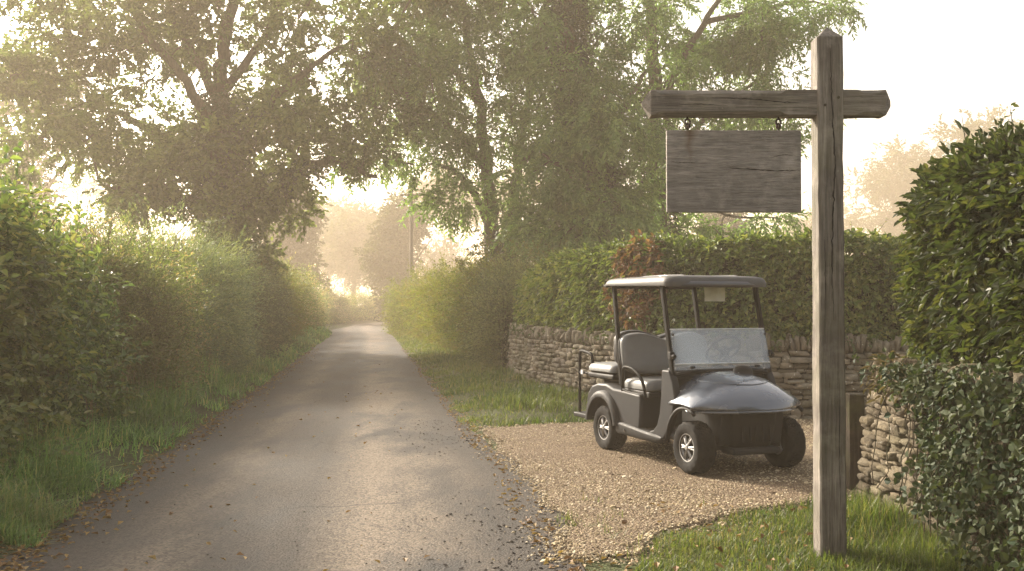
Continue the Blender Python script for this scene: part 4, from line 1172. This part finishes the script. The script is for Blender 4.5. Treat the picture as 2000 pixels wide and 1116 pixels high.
# --- taller tree behind the sign
d = 38.0
t1 = [(5.4, d, 0), w(1285, 470, d), w(1283, 330, d), w(1280, 200, d), w(1275, 90, d), w(1270, -20, d), w(1265, -130, d)]
limbs = [([w(1282, 220, d), w(1330, 120, d - .5), w(1385, 30, d - .8), w(1430, -40, d - 1)], .16, .05), ([w(1283, 300, d), w(1360, 250, d), w(1440, 190, d + .3), w(1510, 130, d + .4)], .12, .03),
         ([w(1285, 400, d), w(1350, 390, d - .3), w(1420, 420, d - .6), w(1500, 425, d - .8)], .09, .02), ([w(1380, 40, d - .8), w(1470, 20, d), w(1560, 0, d + .3), w(1640, 10, d + .4)], .09, .02)]
lobes = [(w(1330, 130, d), (1.8, 2.0, 1.3), 24), (w(1420, 60, d), (2.0, 2.2, 1.2), 24), (w(1430, 210, d), (1.5, 1.6, .9), 17), (w(1510, 110, d), (1.2, 1.5, 1.0), 14), (w(1330, 300, d), (1.2, 1.4, 1.0), 13), (w(1290, 420, d), (1.1, 1.2, .7), 12),
         (w(1385, 450, d), (.9, 1.0, .45), 9), (w(1500, 430, d - .8), (.7, .7, .28), 6), (w(1540, 250, d), (.8, 1.0, .5), 6), (w(1540, 20, d), (1.5, 1.5, .6), 12), (w(1640, 20, d + .4), (.9, .9, .4), 6), (w(1380, -90, d), (3.0, 2.8, 1.4), 26), (w(1480, 320, d), (.7, .9, .5), 5), (w(1230, 20, d), (1.6, 1.6, 1.5), 14)]
tree('ash_tree', 'open crowned ash spreading its branches behind the hanging board', (5.4, d, 0), [(t1, .36, .10)], limbs, lobes, ASHS, (M_ASH, BARK_P), 331, spc=29, S=1.3, ivy=[(0, .6, 80)], crad=.60, droop=-.3, flat=.6)

# --- trees fading into the haze
HZ = 'hazy trees beyond the hedges'
def hazy(label, px, d, top, wid, seed, low=.25, lean=0.0, n=60, name='hazy_tree'):
    """Tree at pixel column px and depth d whose crown top shows at row `top` and is wid pixels wide."""
    g = np.random.default_rng(seed); x = (px - 1000) / F * d; h = H + (HY - top) / F * d; r = wid / F * d / 2
    trunk = [(x, d, 0), (x + g.normal() * .2, d, h * .3), (x + lean * r * .5, d, h * .6), (x + lean * r, d, h * .9)]
    lobes = []
    for k in range(7):
        a = g.uniform(0, 6.28); rr = r * g.uniform(.2, .62); zz = h * g.uniform(low + .14, .86)
        sc = (1 - abs(zz / h - .55) * .9)
        lobes.append(((x + math.cos(a) * rr * sc + lean * r * .6, d + math.sin(a) * rr, zz), (r * .46, r * .46, h * .15), n // 8))
    lobes.append(((x + lean * r * .7, d, h * .86), (r * .42, r * .42, h * .13), n // 6))
    limbs = [([(x, d, h * .35), (x + math.cos(a) * r * .4, d + math.sin(a) * r * .4, h * .55), (x + math.cos(a) * r * .7, d + math.sin(a) * r * .7, h * .66)], .13, .04) for a in g.uniform(0, 6.28, 4)]
    return tree(name, label, (x, d, 0), [(trunk, .02 * h + .08, .06)], limbs, lobes, FARS, (M_FAR, BARK), seed, spc=20, group=HZ, crad=max(.75, r * .26), size=.8 + d * .006, nsub=0, kf=1.0)
hazy('faint tree behind the big oak, its crown against the bright sky farthest from the lane', 50, 91, 70, 330, 401, n=56)
hazy('misty tree on the oak side of the gap, reaching down to the lane edge', 572, 97, 372, 150, 402, low=.0, n=90)
hazy('faded tree whose crown closes the top of the gap above the vanishing lane', 640, 183, 395, 200, 403, low=.36, lean=.25, n=70)
hazy('misty tree on the wall side of the gap where the lane vanishes', 792, 102, 385, 150, 404, low=.0, lean=-.1, n=90)
hazy('broad pale tree filling the mist to the left of the utility pole', 735, 183, 425, 200, 414, low=.26, n=80)
hazy('pale tree just right of the utility pole', 880, 183, 330, 220, 405, low=.06, n=80)
hazy('pale tree seen faintly below the ash crown, next to its trunk', 990, 207, 330, 200, 406, low=.06, n=70)
hazy('washed out round tree beyond the hedges behind the signpost', 1770, 170, 285, 260, 407, low=.04, n=110)
hazy('washed out tall tree above the near clipped hedge', 1930, 152, 228, 270, 408, low=.04, n=110)
hazy('faint low tree next to the signpost above the beech hedge', 1610, 195, 410, 230, 409, low=.04, n=70)
hazy('faint bushy tree under the hanging board above the beech hedge', 1415, 91, 405, 110, 410, low=.1, n=40)
hazy('faint tree behind the hawthorn bush', 150, 183, 330, 250, 412, low=.06, n=50)
hazy('pale tree arching over the opening where the lane vanishes', 692, 150, 405, 190, 415, low=.28, n=80)
# --- utility pole
root = empty('utility_pole', (-6.0, 61, 0)); tag(root, 'slim pale utility pole rising above the hedge in the mist', 'utility pole')
PO = plain('pole_wood', (.24, .20, .16), .85)
mb = MB(); mb.tube([(0, 0, -.3), (0, 0, 4), (0, 0, 8.6)], [.14, .12, .10], 10); mb.build('shaft', PO, root)
mb = MB(); mb.box((0, -.13, 8.2), (1.3, .09, .11)); mb.build('crossarm', PO, root, bevel=.01)
for sx in (-.55, .55):
    mb = MB(); mb.lathe([(0, .0), (.03, .0), (.045, .05), (.025, .07), (.045, .10), (.0, .13)], 10, 'z', (sx, -.13, 8.255)); mb.build('insulator', plain('porcelain', (.5, .47, .42), .3), root, smooth=True)
# ------------------------------------------------------------------ golf cart (x forward, y to the driver's left, z up)
TH = R(22)
cart = empty('golf_cart', (1.79, 10.25, .035), math.atan2(-math.cos(TH), math.sin(TH)))
tag(cart, 'grey four seat golf cart with black roof posts and folded windshield, parked on the gravel', 'golf cart')
P_HOOD = plain('metallic_slate', (.086, .101, .126), .28, .35, .7, .05, 6)
P_BODY = plain('satin_graphite', (.019, .0195, .0215), .58, 0, 0, .1, 9, spec=.2)
P_TRIM = plain('black_plastic', (.0085, .0085, .009), .62, 0, 0, .15, 18, .0015, spec=.22)
P_STEEL = plain('black_tube', (.007, .0068, .0068), .6, spec=.08)
P_SEAT = plain('grey_vinyl', (.118, .118, .115), .5, 0, 0, .08, 10, .0015)
P_SEATD = plain('dark_seat_shell', (.020, .019, .020), .42)
P_ROOF = plain('roof_plastic', (.033, .031, .029), .6, 0, .1, .06, 6)
P_RUB = plain('tyre_rubber', (.008, .0076, .0076), .88, 0, 0, .2, 20, .003, spec=.2)
P_RIM = plain('alloy', (.27, .265, .26), .55, .7)
P_DARK = plain('underbody', (.010, .010, .010), .85)
def rr(hw_, hh_, r, n=6, c=(0, 0)):
    pts = []
    for (sx, sy, a0) in ((1, 1, 0), (-1, 1, 90), (-1, -1, 180), (1, -1, 270)):
        for k in range(n + 1):
            a = R(a0 + 90 * k / n); pts.append((c[0] + sx * (hw_ - r) + r * math.cos(a), c[1] + sy * (hh_ - r) + r * math.sin(a)))
    return pts
# front cowl: one shell from the dash down to the visor-like lip, wrapping over both wheels
nS, nT = 15, 25
prof = smoothpath([(.50, .905, .545), (.60, .898, .59), (.75, .872, .61), (.92, .822, .618), (1.07, .752, .615), (1.17, .672, .605), (1.222, .605, .595), (1.232, .575, .59)], 3)
prof = [prof[int(round(i * (len(prof) - 1) / (nS - 1)))] for i in range(nS)]
V = []; Fq = []
for i, (xc, zc, hwid) in enumerate(prof):
    s = i / (nS - 1)
    for j in range(nT):
        t = -1 + 2 * j / (nT - 1); a = abs(t)
        y = hwid * math.copysign(a ** .9, t)
        zl = .595 - .03 * s + .035 * math.exp(-((s - .45) / .25) ** 2)                # fender edge, arched over the wheel
        z = zl + (zc - zl) * (1 - a ** 2.5) if zc > zl else zc + (zl - zc) * a ** 3 * .4
        z -= .012 * math.exp(-((a - .62) / .05) ** 2) * (1 - s) * 1.0                        # shut line moulding
        x = xc - (.06 + .30 * s ** 2) * a ** 2.3
        V.append((x, y, z))
for i in range(nS - 1):
    for j in range(nT - 1): Fq.append((i * nT + j, i * nT + j + 1, (i + 1) * nT + j + 1, (i + 1) * nT + j))
mb = MB(); mb.add(V, Fq); hood = mb.build('hood', P_HOOD, cart, smooth=True, solid=.022, subsurf=1)
# raised panel line on the hood
mb = MB()
def hoodz(x, y):
    best = min(range(nS), key=lambda i: abs(prof[i][0] - x)); 
    i = max(0, min(nS - 2, best if prof[best][0] <= x else best - 1))
    u = (x - prof[i][0]) / (prof[i + 1][0] - prof[i][0]); zc = prof[i][1] + u * (prof[i + 1][1] - prof[i][1]); hwid = prof[i][2] + u * (prof[i + 1][2] - prof[i][2])
    s = (i + u) / (nS - 1); a = min(1, (abs(y) / hwid) ** (1 / .9)); zl = .595 - .03 * s + .035 * math.exp(-((s - .45) / .25) ** 2)
    return zl + (zc - zl) * (1 - a ** 2.5)
pts = []
for k in range(41):
    a = math.pi * k / 40; y = -.36 * math.cos(a); x = .60 + .40 * math.sin(a) ** .55
    pts.append((x - .0 - (.06 + .30 * .3) * (abs(y) / .6) ** 2.3, y, hoodz(x, y) + .002))
mb.tube(pts, .0055, 6); mb.build('hood_seam', P_HOOD, hood, smooth=True)
# visor lip edge
mb = MB(); lip = [V[(nS - 1) * nT + j] for j in range(nT)]
mb.tube([(x - .004, y, z - .012) for x, y, z in lip], .013, 6); mb.build('hood_lip', P_HOOD, hood, smooth=True)
# dark side cowl from windshield foot down to the sill, both sides
for s in (-1, 1):
    o1 = [(.40, .905), (.53, .905), (.60, .80), (.64, .66), (.615, .56), (.56, .44), (.50, .34), (.44, .265), (.36, .225), (.16, .225), (.16, .30), (.24, .32), (.31, .38), (.36, .50), (.385, .66)]
    mb = MB(); mb.extrude(o1, 'y', s * .50, s * .575); mb.build('side_cowl', P_BODY, cart, bevel=.018, seg=3)
    # front wheel arch lip
    pts = [(.83 + .315 * math.cos(a), s * .585, .235 + .345 * math.sin(a)) for a in np.linspace(R(178), R(60), 14)]
    mb = MB(); mb.tube(pts, .018, 6); mb.build('arch_lip', P_TRIM, cart, smooth=True)
# inner wells, firewall, nose apron
mb = MB()
mb.extrude([(.36, .25), (1.0, .25), (1.05, .56), (.9, .72), (.5, .84), (.38, .84)], 'y', -.34, .34)
mb.build('firewall', P_DARK, cart, bevel=.02)
mb = MB(); rings = []
for z, xf, hw_, r in ((.215, 1.02, .19, .06), (.24, 1.055, .21, .07), (.34, 1.085, .225, .08), (.46, 1.10, .24, .08), (.56, 1.10, .255, .08), (.60, 1.08, .26, .08)):
    rings.append([(xf - .17 + u, v, z) for u, v in rr(.17, hw_, r, 5)])
mb.loft(rings); apron = mb.build('nose_apron', P_TRIM, cart, smooth=True, auto=50)
mb = MB()
for y in (-.14, -.07, 0, .07, .14): mb.box((1.092, y, .40), (.02, .022, .24), (0, -.07, 0))
mb.build('nose_ribs', P_TRIM, apron, bevel=.008)
mb = MB(); mb.box((1.0, 0, .20), (.22, .5, .06)); mb.build('skid_plate', P_DARK, cart, bevel=.02)
# sills and floor
for s in (-1, 1):
    mb = MB(); rings = []
    for x, z0, z1, yo in ((-.54, .235, .335, .56), (-.50, .205, .335, .585), (.0, .20, .30, .595), (.30, .20, .285, .595), (.40, .215, .28, .585)):
        rings.append([(x, s * .48, z0), (x, s * (yo - .02), z0), (x, s * yo, z0 + .03), (x, s * yo, z1 - .02), (x, s * (yo - .02), z1), (x, s * .48, z1)])
    mb.loft(rings); mb.build('sill', P_TRIM, cart, bevel=.008)
    mb = MB(); mb.tube([(-.30, s * .590, .26), (-.30, s * .602, .26)], .011, 10); mb.build('bolt', P_DARK, cart)
mb = MB(); mb.box((.15, 0, .262), (.72, .96, .035)); mb.build('floor_mat', P_TRIM, cart, bevel=.008)
# rear body with wheel arches
arch = [(-.83 + .315 * math.cos(a), .235 + .325 * math.sin(a)) for a in np.linspace(R(15), R(165), 13)]
o2 = [(-.06, .29), (-.045, .40), (-.035, .585), (-.06, .635), (-.35, .648), (-.62, .655), (-.78, .690), (-.98, .685), (-1.12, .650), (-1.22, .56), (-1.25, .42), (-1.245, .30), (-1.16, .30)] + arch[::-1] + [(-.50, .29)]
mb = MB(); mb.extrude(o2, 'y', -.555, .555); body = mb.build('rear_body', P_BODY, cart, bevel=.035, seg=4)
for s in (-1, 1):
    pts = [(-.83 + .325 * math.cos(a), s * .565, .235 + .335 * math.sin(a)) for a in np.linspace(R(8), R(172), 16)]
    mb = MB(); rings = []
    for (x, y, z), a in zip(pts, np.linspace(R(8), R(172), 16)):
        ca, sa = math.cos(a), math.sin(a)
        rings.append([(x - .02 * ca, s * .54, z - .02 * sa), (x - .02 * ca, s * .605, z - .02 * sa), (x + .012 * ca, s * .61, z + .012 * sa), (x + .045 * ca, s * .585, z + .045 * sa), (x + .055 * ca, s * .54, z + .055 * sa)])
    mb.loft(rings); mb.build('fender_flare', P_TRIM, body, smooth=True, auto=50)
mb = MB(); mb.box((-.2, 0, .24), (1.9, .42, .10)); mb.box((-.83, 0, .24), (.10, .86, .09)); mb.box((.83, 0, .22), (.07, .86, .06)); mb.build('chassis', P_DARK, cart, bevel=.01)
# seats
def cushion(name, x0, x1, z0, z1, hw_, mat, parent, r=.05):
    mb = MB(); rings = []
    hx, cxx = (x1 - x0) / 2, (x0 + x1) / 2
    for z, k in ((z0, .05), (z0 + .02, .0), (z1 - .045, .0), (z1 - .015, .018), (z1, .06)):
        rings.append([(cxx + u, v, z + .012 * (1 - (v / hw_) ** 2) * (z > z0 + .03)) for u, v in rr(hx - k, hw_ - k, r + .02, 6)])
    mb.loft(rings); return mb.build(name, mat, parent, smooth=True, auto=60)
def backrest(name, x, z0, z1, hw_, mat, shell, facing, tilt, parent):
    """Two-humped backrest; facing +1 looks forward."""
    n = 44
    out_ = []
    for k in range(n):
        a = 2 * math.pi * k / n; ca, sa = math.cos(a), math.sin(a)
        y = hw_ * math.copysign(abs(ca) ** .42, ca); z = (z1 + z0) / 2 + (z1 - z0) / 2 * math.copysign(abs(sa) ** .42, sa)
        if sa > 0: z -= .075 * math.exp(-(y / .16) ** 2) * min(1, sa * 1.6)
        out_.append((y, z))
    cz_ = (z0 + z1) / 2
    def ring(off, k): return [(x + off * facing + tilt * (z - z0) * -1, y * k, cz_ + (z - cz_) * k) for y, z in out_]
    mb = MB(); mb.loft([ring(.0, .99), ring(.03, 1.0), ring(.06, .985), ring(.082, .93), ring(.092, .80), ring(.092, .4)])
    b = mb.build(name, mat, parent, smooth=True, auto=70)
    mb = MB(); mb.loft([ring(-.045, .86), ring(-.045, .94), ring(-.03, .99), ring(.006, 1.012), ring(.012, 1.0)])
    mb.build('seat_shell', shell, b, smooth=True, auto=70)
    return b
cushion('seat', -.52, .02, .655, .775, .50, P_SEAT, cart)
mb = MB(); mb.extrude([(-.52, .62), (.03, .60), (.035, .66), (-.52, .67)], 'y', -.50, .50); mb.build('seat_base', P_TRIM, cart, bevel=.012)
backrest('backrest', -.50, .80, 1.235, .515, P_SEAT, P_SEATD, 1, .20, cart)
backrest('backrest', -.66, .86, 1.26, .50, P_SEATD, P_SEATD, -1, -.0, cart)['label'] = 'dark rear facing backrest'
cushion('rear_seat', -1.34, -.74, .785, .885, .50, P_SEAT, cart)
mb = MB(); mb.box((-1.04, 0, .755), (.60, .98, .06)); mb.build('rear_seat_pan', P_TRIM, cart, bevel=.02)
mb = MB()
for y in (-.36, .36): mb.box((-.98, y, .70), (.34, .05, .10))
mb.box((-.58, 0, .80), (.05, .90, .16)); mb.build('rear_seat_bracket', P_STEEL, cart, bevel=.006)
# hip restraints beside the front seat
for s in (-1, 1):
    y = s * .535
    mb = MB(); mb.tube(smoothpath([(-.44, y, .64), (-.445, y, .80), (-.42, y, .875), (-.30, y, .885), (-.16, y, .85), (-.04, y, .77), (.015, y, .66), (.02, y, .615)], 4), .0165, 8)
    mb.tube(smoothpath([(-.44, y, .66), (-.30, y, .635), (.02, y, .625)], 3), .014, 8)
    mb.build('hip_restraint', P_STEEL, cart, smooth=True)
# rear grab bar and footboard
for s in (-1, 1):
    y = s * .43
    mb = MB(); mb.tube(smoothpath([(-1.66, y, .30), (-1.66, y, .60), (-1.66, y, .90), (-1.645, y, .985), (-1.58, y, 1.00), (-1.44, y, .985), (-1.365, y, .965), (-1.335, y, .90), (-1.33, y, .74)], 4), .018, 8)
    mb.tube([(-1.66, y, .76), (-1.32, y, .755)], .014, 8); mb.build('grab_bar', P_STEEL, cart, smooth=True)
mb = MB(); mb.box((-1.50, 0, .285), (.42, .98, .05)); mb.build('footboard', P_TRIM, cart, bevel=.012)
for y in (-.3, .3):
    mb = MB(); mb.box((-1.28, y, .30), (.2, .05, .05)); mb.build('footboard_bracket', P_STEEL, cart, bevel=.006)
mb = MB(); mb.box((-1.56, -.452, .765), (.05, .008, .05)); mb.build('reflector', plain('white_reflector', (.6, .6, .62), .3), cart)
# roof
mb = MB(); rings = []
def roof_ring(z, kx, ky, r, dz=0.0, front=.0):
    pts = []
    for u, v in rr(.66 * kx, .575 * ky, r, 8):
        x = -.145 + u; f_ = sstep(.30, .52, np.array(x)); b_ = sstep(-.62, -.80, np.array(x))
        pts.append((x, v, z - dz * float(f_) - front * float(b_) * (.4 + .6 * abs(v) / .575)))
    return pts
rings = [roof_ring(1.725, .90, .90, .07), roof_ring(1.715, .965, .965, .08, .022), roof_ring(1.712, .995, .995, .085, .026, -.01), roof_ring(1.732, 1.0, 1.0, .085, .010),
         roof_ring(1.755, .985, .985, .085), roof_ring(1.780, .955, .95, .085), roof_ring(1.792, .90, .88, .12), roof_ring(1.802, .70, .66, .10), roof_ring(1.806, .3, .3, .05)]
mb.loft(rings); roof = mb.build('roof', P_ROOF, cart, smooth=True, auto=42)
mb = MB()
for y in (-.30, .30): 
    mb.tube([(-.66, y, 1.788), (-.4, y, 1.797), (.0, y, 1.800), (.34, y, 1.792), (.42, y, 1.783)], [.008, .016, .016, .016, .008], 8)
mb.build('roof_rib', P_ROOF, roof, smooth=True)
for s in (-1, 1):   # drain scoops let into the rear corners
    mb = MB(); mb.loft([[(-.815 + a, s * (.50 + b), 1.70 + c) for a, b, c in ((0, 0, 0), (.0, .06, 0), (.0, .06, .03), (0, 0, .03))], [(-.70 + a, s * (.505 + b), 1.715 + c) for a, b, c in ((0, 0, 0), (0, .062, 0), (0, .062, .02), (0, 0, .02))]])
    mb.build('roof_scoop', P_TRIM, roof, bevel=.006)
P_FASC = plain('roof_fascia', (.040, .042, .05), .38, 0, .2, .05, 6)
mb = MB(); mb.loft([[(.525 - .0 - .02 * (k - 3) ** 2 / 9, -.47 + .94 * k / 6, z) for k in range(7)] for z in (1.692, 1.715, 1.740)], close=False, caps=False)
mb.v = [(x + (.004 if z < 1.73 else -.006), y, z) for x, y, z in mb.v]
mb.build('roof_fascia', P_FASC, roof, smooth=True, solid=.004)
# posts
def post(p, q, name='roof_post', bend=0.0):
    mb = MB(); d_ = Vector(q) - Vector(p); side = Vector((0, 1, 0)); fw = d_.cross(side).normalized()
    rings = []
    for t in np.linspace(0, 1, 7):
        c = Vector(p) + d_ * float(t) + Vector((bend * math.sin(math.pi * t), 0, 0))
        rings.append([tuple(c + fw * a + side * b) for a, b in rr(.025, .019, .008, 2)])
    mb.loft(rings); return mb.build(name, P_STEEL, cart, smooth=True, auto=40)
for s in (-1, 1):
    post((.545, s * .535, .86), (.335, s * .525, 1.715))
    post((-.53, s * .50, .70), (-.72, s * .485, 1.715), bend=-.0)
for x in (.338, -.715):
    mb = MB(); mb.tube([(x, -.48, 1.70), (x, .48, 1.70)], .014, 8); mb.build('roof_crossbar', P_STEEL, cart, smooth=True)
# windshield: lower panel with the upper one folded down in front of it
m, nt, out = new_mat('sky_hazed_acrylic')
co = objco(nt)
sky_veil = ramp(nt, nz(nt, co, 1.2, 3, .5), [(.3, .15), (.7, .19)])  # milky tone paints in the bright sky's reflection, along with scratch haze
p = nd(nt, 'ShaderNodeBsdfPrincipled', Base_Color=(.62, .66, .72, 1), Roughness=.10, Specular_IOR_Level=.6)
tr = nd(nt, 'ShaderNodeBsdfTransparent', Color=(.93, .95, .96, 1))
mx = nd(nt, 'ShaderNodeMixShader', i0=sky_veil, i1=tr.outputs[0], i2=p.outputs[0]); nt.links.new(mx.outputs[0], out.inputs[0])
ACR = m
ACR_E = plain('acrylic_edge', (.52, .54, .54), .3)
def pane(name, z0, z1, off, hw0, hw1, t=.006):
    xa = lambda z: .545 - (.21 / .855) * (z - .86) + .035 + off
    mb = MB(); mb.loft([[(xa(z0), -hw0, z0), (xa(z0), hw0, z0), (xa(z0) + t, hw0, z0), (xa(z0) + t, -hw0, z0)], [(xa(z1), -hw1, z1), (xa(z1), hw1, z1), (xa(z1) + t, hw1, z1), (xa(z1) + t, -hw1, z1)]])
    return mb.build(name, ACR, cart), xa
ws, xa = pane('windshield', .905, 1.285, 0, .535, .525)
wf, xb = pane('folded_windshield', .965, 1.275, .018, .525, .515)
mb = MB()
for z, xx, r in ((1.284, xa, .008), (.962, xb, .007)): mb.tube([(xx(z) + .003, -.525, z), (xx(z) + .003, .525, z)], r, 6)
mb.build('windshield_edge', ACR_E, ws, smooth=True)
for y, z, s_ in ((-.515, 1.235, .02), (.515, 1.235, .02), (-.35, .93, .055), (.37, .93, .055)):
    mb = MB(); mb.box((xa(z) + .025, y, z), (.018, s_, .022)); mb.build('windshield_clip', P_TRIM, ws, bevel=.004)
for s in (-1, 1):
    mb = MB(); mb.box((.535, s * .548, 1.04), (.055, .05, .075)); mb.tube([(.54, s * .55, 1.04), (.60, s * .545, 1.035)], .022, 10); mb.build('post_clamp', P_TRIM, cart, bevel=.008)
mb = MB()
pts = [(.60 - .05 * (y / .5) ** 2 , y, .895 - .03 * (y / .5) ** 4) for y in np.linspace(-.53, .53, 15)]
mb.tube(pts, .020, 8); mb.build('windshield_seal', P_TRIM, cart, smooth=True)
mb = MB(); mb.loft([[(.655 + .075 * k * math.cos(a), .16 + .10 * k * math.sin(a), .878 + z) for a in np.linspace(0, 2 * math.pi, 20, endpoint=False)] for k, z in ((1.05, -.03), (1.0, .02), (.85, .045), (.55, .06), (.2, .066))])
mb.build('cowl_cap', P_TRIM, cart, smooth=True, auto=60)
# dash, steering
mb = MB(); mb.extrude([(.30, .80), (.36, .92), (.52, .93), (.54, .82), (.42, .70)], 'y', -.49, .49); mb.build('dashboard', P_TRIM, cart, bevel=.02, seg=3)
st = Vector((.21, .24, 1.075)); ax = Vector((-.72, 0, .69)).normalized(); e1 = Vector((0, 1, 0)); e2 = ax.cross(e1)
mb = MB(); mb.tube([tuple(st + (e1 * math.cos(a) + e2 * math.sin(a)) * .175) for a in np.linspace(0, 2 * math.pi, 37)], .016, 8, False)
wheel_ = mb.build('steering_wheel', P_TRIM, cart, smooth=True)
mb = MB()
for a in (R(200), R(340), R(90)): mb.tube([tuple(st - ax * .03), tuple(st + (e1 * math.cos(a) + e2 * math.sin(a)) * .172)], [.024, .013], 8)
mb.tube([tuple(st - ax * .05), tuple(st + ax * .012)], .045, 14); mb.build('steering_hub', P_TRIM, wheel_, smooth=True)
mb = MB(); mb.tube([tuple(st - ax * .04), (.44, .24, .80)], .022, 8); mb.build('steering_column', P_STEEL, cart)
# card hung under the roof front
m, nt, out = new_mat('clear_card'); p = nd(nt, 'ShaderNodeBsdfPrincipled', Base_Color=(.72, .70, .60, 1), Roughness=.35)
tr = nd(nt, 'ShaderNodeBsdfTransparent'); mx = nd(nt, 'ShaderNodeMixShader', i0=ramp(nt, nz(nt, objco(nt), 6, 3), [(.3, .35), (.7, .6)]), i1=tr.outputs[0], i2=p.outputs[0]); nt.links.new(mx.outputs[0], out.inputs[0])
mb = MB(); mb.box((.30, .085, 1.625), (.004, .235, .15)); mb.build('roof_card', m, cart)
# wheels
def tyre(parent):
    pr = [(.112, -.075), (.135, -.088), (.175, -.100), (.210, -.096), (.226, -.080), (.2305, -.06), (.2305, .06), (.226, .080), (.210, .096), (.175, .100), (.135, .088), (.112, .075)]
    mb = MB(); n = 64; mb.lathe(pr, n)
    # tread: every other block of the shoulder and crown stands proud
    v = []
    for i, (r, t) in enumerate(pr):
        for k in range(n):
            x, y, z = mb.v[i * n + k]
            if 3 <= i <= 8:
                up = 1.018 if ((k // 2 + (i % 2)) % 2) else .985
                if i in (5, 6): up = 1.0 + (.012 if (k // 2) % 2 else -.012)
                x, z = x * up, z * up
            v.append((x, y, z))
    mb.v = v
    for row, t in enumerate((-.045, -.015, .015, .045)):
        for k in range(32):
            a = 2 * math.pi * (k + .5 * (row % 2)) / 32
            mb.box((.231 * math.cos(a), t, .231 * math.sin(a)), (.026, .024, .012), (0, -a + math.pi / 2, 0))
    return mb.build('tyre', P_RUB, parent, smooth=True, auto=38)
def rim(parent, s):
    mb = MB(); mb.lathe([(.118, .082 * s), (.128, .084 * s), (.122, .068 * s), (.108, .055 * s), (.104, .0), (.112, -.07 * s)], 40)
    for k in range(6):
        a0 = 2 * math.pi * k / 6
        for da in (-.13, .13):
            c0 = (.028 * math.cos(a0), .072 * s, .028 * math.sin(a0)); c1 = (.112 * math.cos(a0 + da), .064 * s, .112 * math.sin(a0 + da))
            mb.tube([c0, c1], [.014, .0095], 6)
    mb.lathe([(.0, .092 * s), (.020, .091 * s), (.026, .082 * s), (.036, .074 * s), (.038, .05 * s)], 20)
    o = mb.build('rim', P_RIM, parent, smooth=True, auto=40)
    mb = MB(); mb.lathe([(.0, .045 * s), (.104, .045 * s)], 24); mb.build('brake_drum', P_DARK, o)
first = None
for (x, y) in ((.83, -.485), (.83, .485), (-.83, -.475), (-.83, .475)):
    s = -1 if y < 0 else 1
    wh = empty('wheel', (x, y, .2265)); wh.parent = cart
    tyre(wh); rim(wh, s)
# ------------------------------------------------------------------ haze, sky, sun, camera
mb = MB(); mb.box((0, 165, 17.0), (1100, 1200, 36.0))
m, nt, out = new_mat('morning_haze')
v = nd(nt, 'ShaderNodeVolumePrincipled', Color=(.83, .70, .55, 1), Density=HAZE, Anisotropy=.33)
nt.links.new(v.outputs[0], out.inputs['Volume'])
hz_ = mb.build('haze', m); tag(hz_, 'pale warm morning mist filling the lane', 'haze', kind='stuff')

EL, AZ = R(SUN_EL), R(SUN_AZ)              # azimuth measured from straight ahead, positive to the right
sd = Vector((math.sin(AZ) * math.cos(EL), math.cos(AZ) * math.cos(EL), math.sin(EL)))
L = bpy.data.lights.new('sun', 'SUN'); L.energy = SUN_E; L.angle = R(8.0); L.color = (1.0, .88, .72)
s = bpy.data.objects.new('sun', L); COL.objects.link(s); s.location = tuple(sd * 60); s.rotation_euler = sd.to_track_quat('Z', 'Y').to_euler()

wd = bpy.data.worlds.new('World'); SC.world = wd; wd.use_nodes = True
nt = wd.node_tree; nt.nodes.clear()
sky = nt.nodes.new('ShaderNodeTexSky'); sky.sky_type = 'NISHITA'; sky.sun_disc = False
sky.sun_elevation = EL; sky.sun_rotation = AZ; sky.air_density = 1.0; sky.dust_density = 6.0; sky.ozone_density = .6; sky.altitude = 0
hs = nt.nodes.new('ShaderNodeHueSaturation'); hs.inputs['Saturation'].default_value = SKY_SAT; nt.links.new(sky.outputs[0], hs.inputs['Color'])
bg = nt.nodes.new('ShaderNodeBackground'); bg.inputs[1].default_value = SKY_E
tint = nt.nodes.new('ShaderNodeMix'); tint.data_type = 'RGBA'; tint.blend_type = 'MULTIPLY'; tint.inputs[0].default_value = 1.0
nt.links.new(hs.outputs[0], tint.inputs[6]); tint.inputs[7].default_value = (1.0, .978, .915, 1)
nt.links.new(tint.outputs[2], bg.inputs[0])
wo = nt.nodes.new('ShaderNodeOutputWorld'); nt.links.new(bg.outputs[0], wo.inputs[0])

cam = bpy.data.cameras.new('camera'); co_ = bpy.data.objects.new('camera', cam); COL.objects.link(co_)
cam.sensor_width = 36; cam.lens = 36.0 * F / 2000; cam.clip_end = 2000; cam.clip_start = .05
co_.location = (0, 0, H); co_.rotation_euler = (R(90) + math.atan((HY - 558) / F), 0, 0)
SC.camera = co_
SC.render.engine = 'CYCLES'
c = SC.cycles
c.use_denoising = True; c.denoiser = 'OPENIMAGEDENOISE'; c.denoising_input_passes = 'RGB_ALBEDO_NORMAL'; c.denoising_prefilter = 'NONE'
c.max_bounces = 6; c.diffuse_bounces = 3; c.glossy_bounces = 2; c.transmission_bounces = 4; c.volume_bounces = 2; c.transparent_max_bounces = 8
c.use_adaptive_sampling = True; c.adaptive_threshold = .01
c.sample_clamp_indirect = 6
c.caustics_reflective = False; c.caustics_refractive = False
SC.view_settings.view_transform = 'Standard'; SC.view_settings.look = 'None'; SC.view_settings.gamma = 1; SC.view_settings.exposure = EXPO
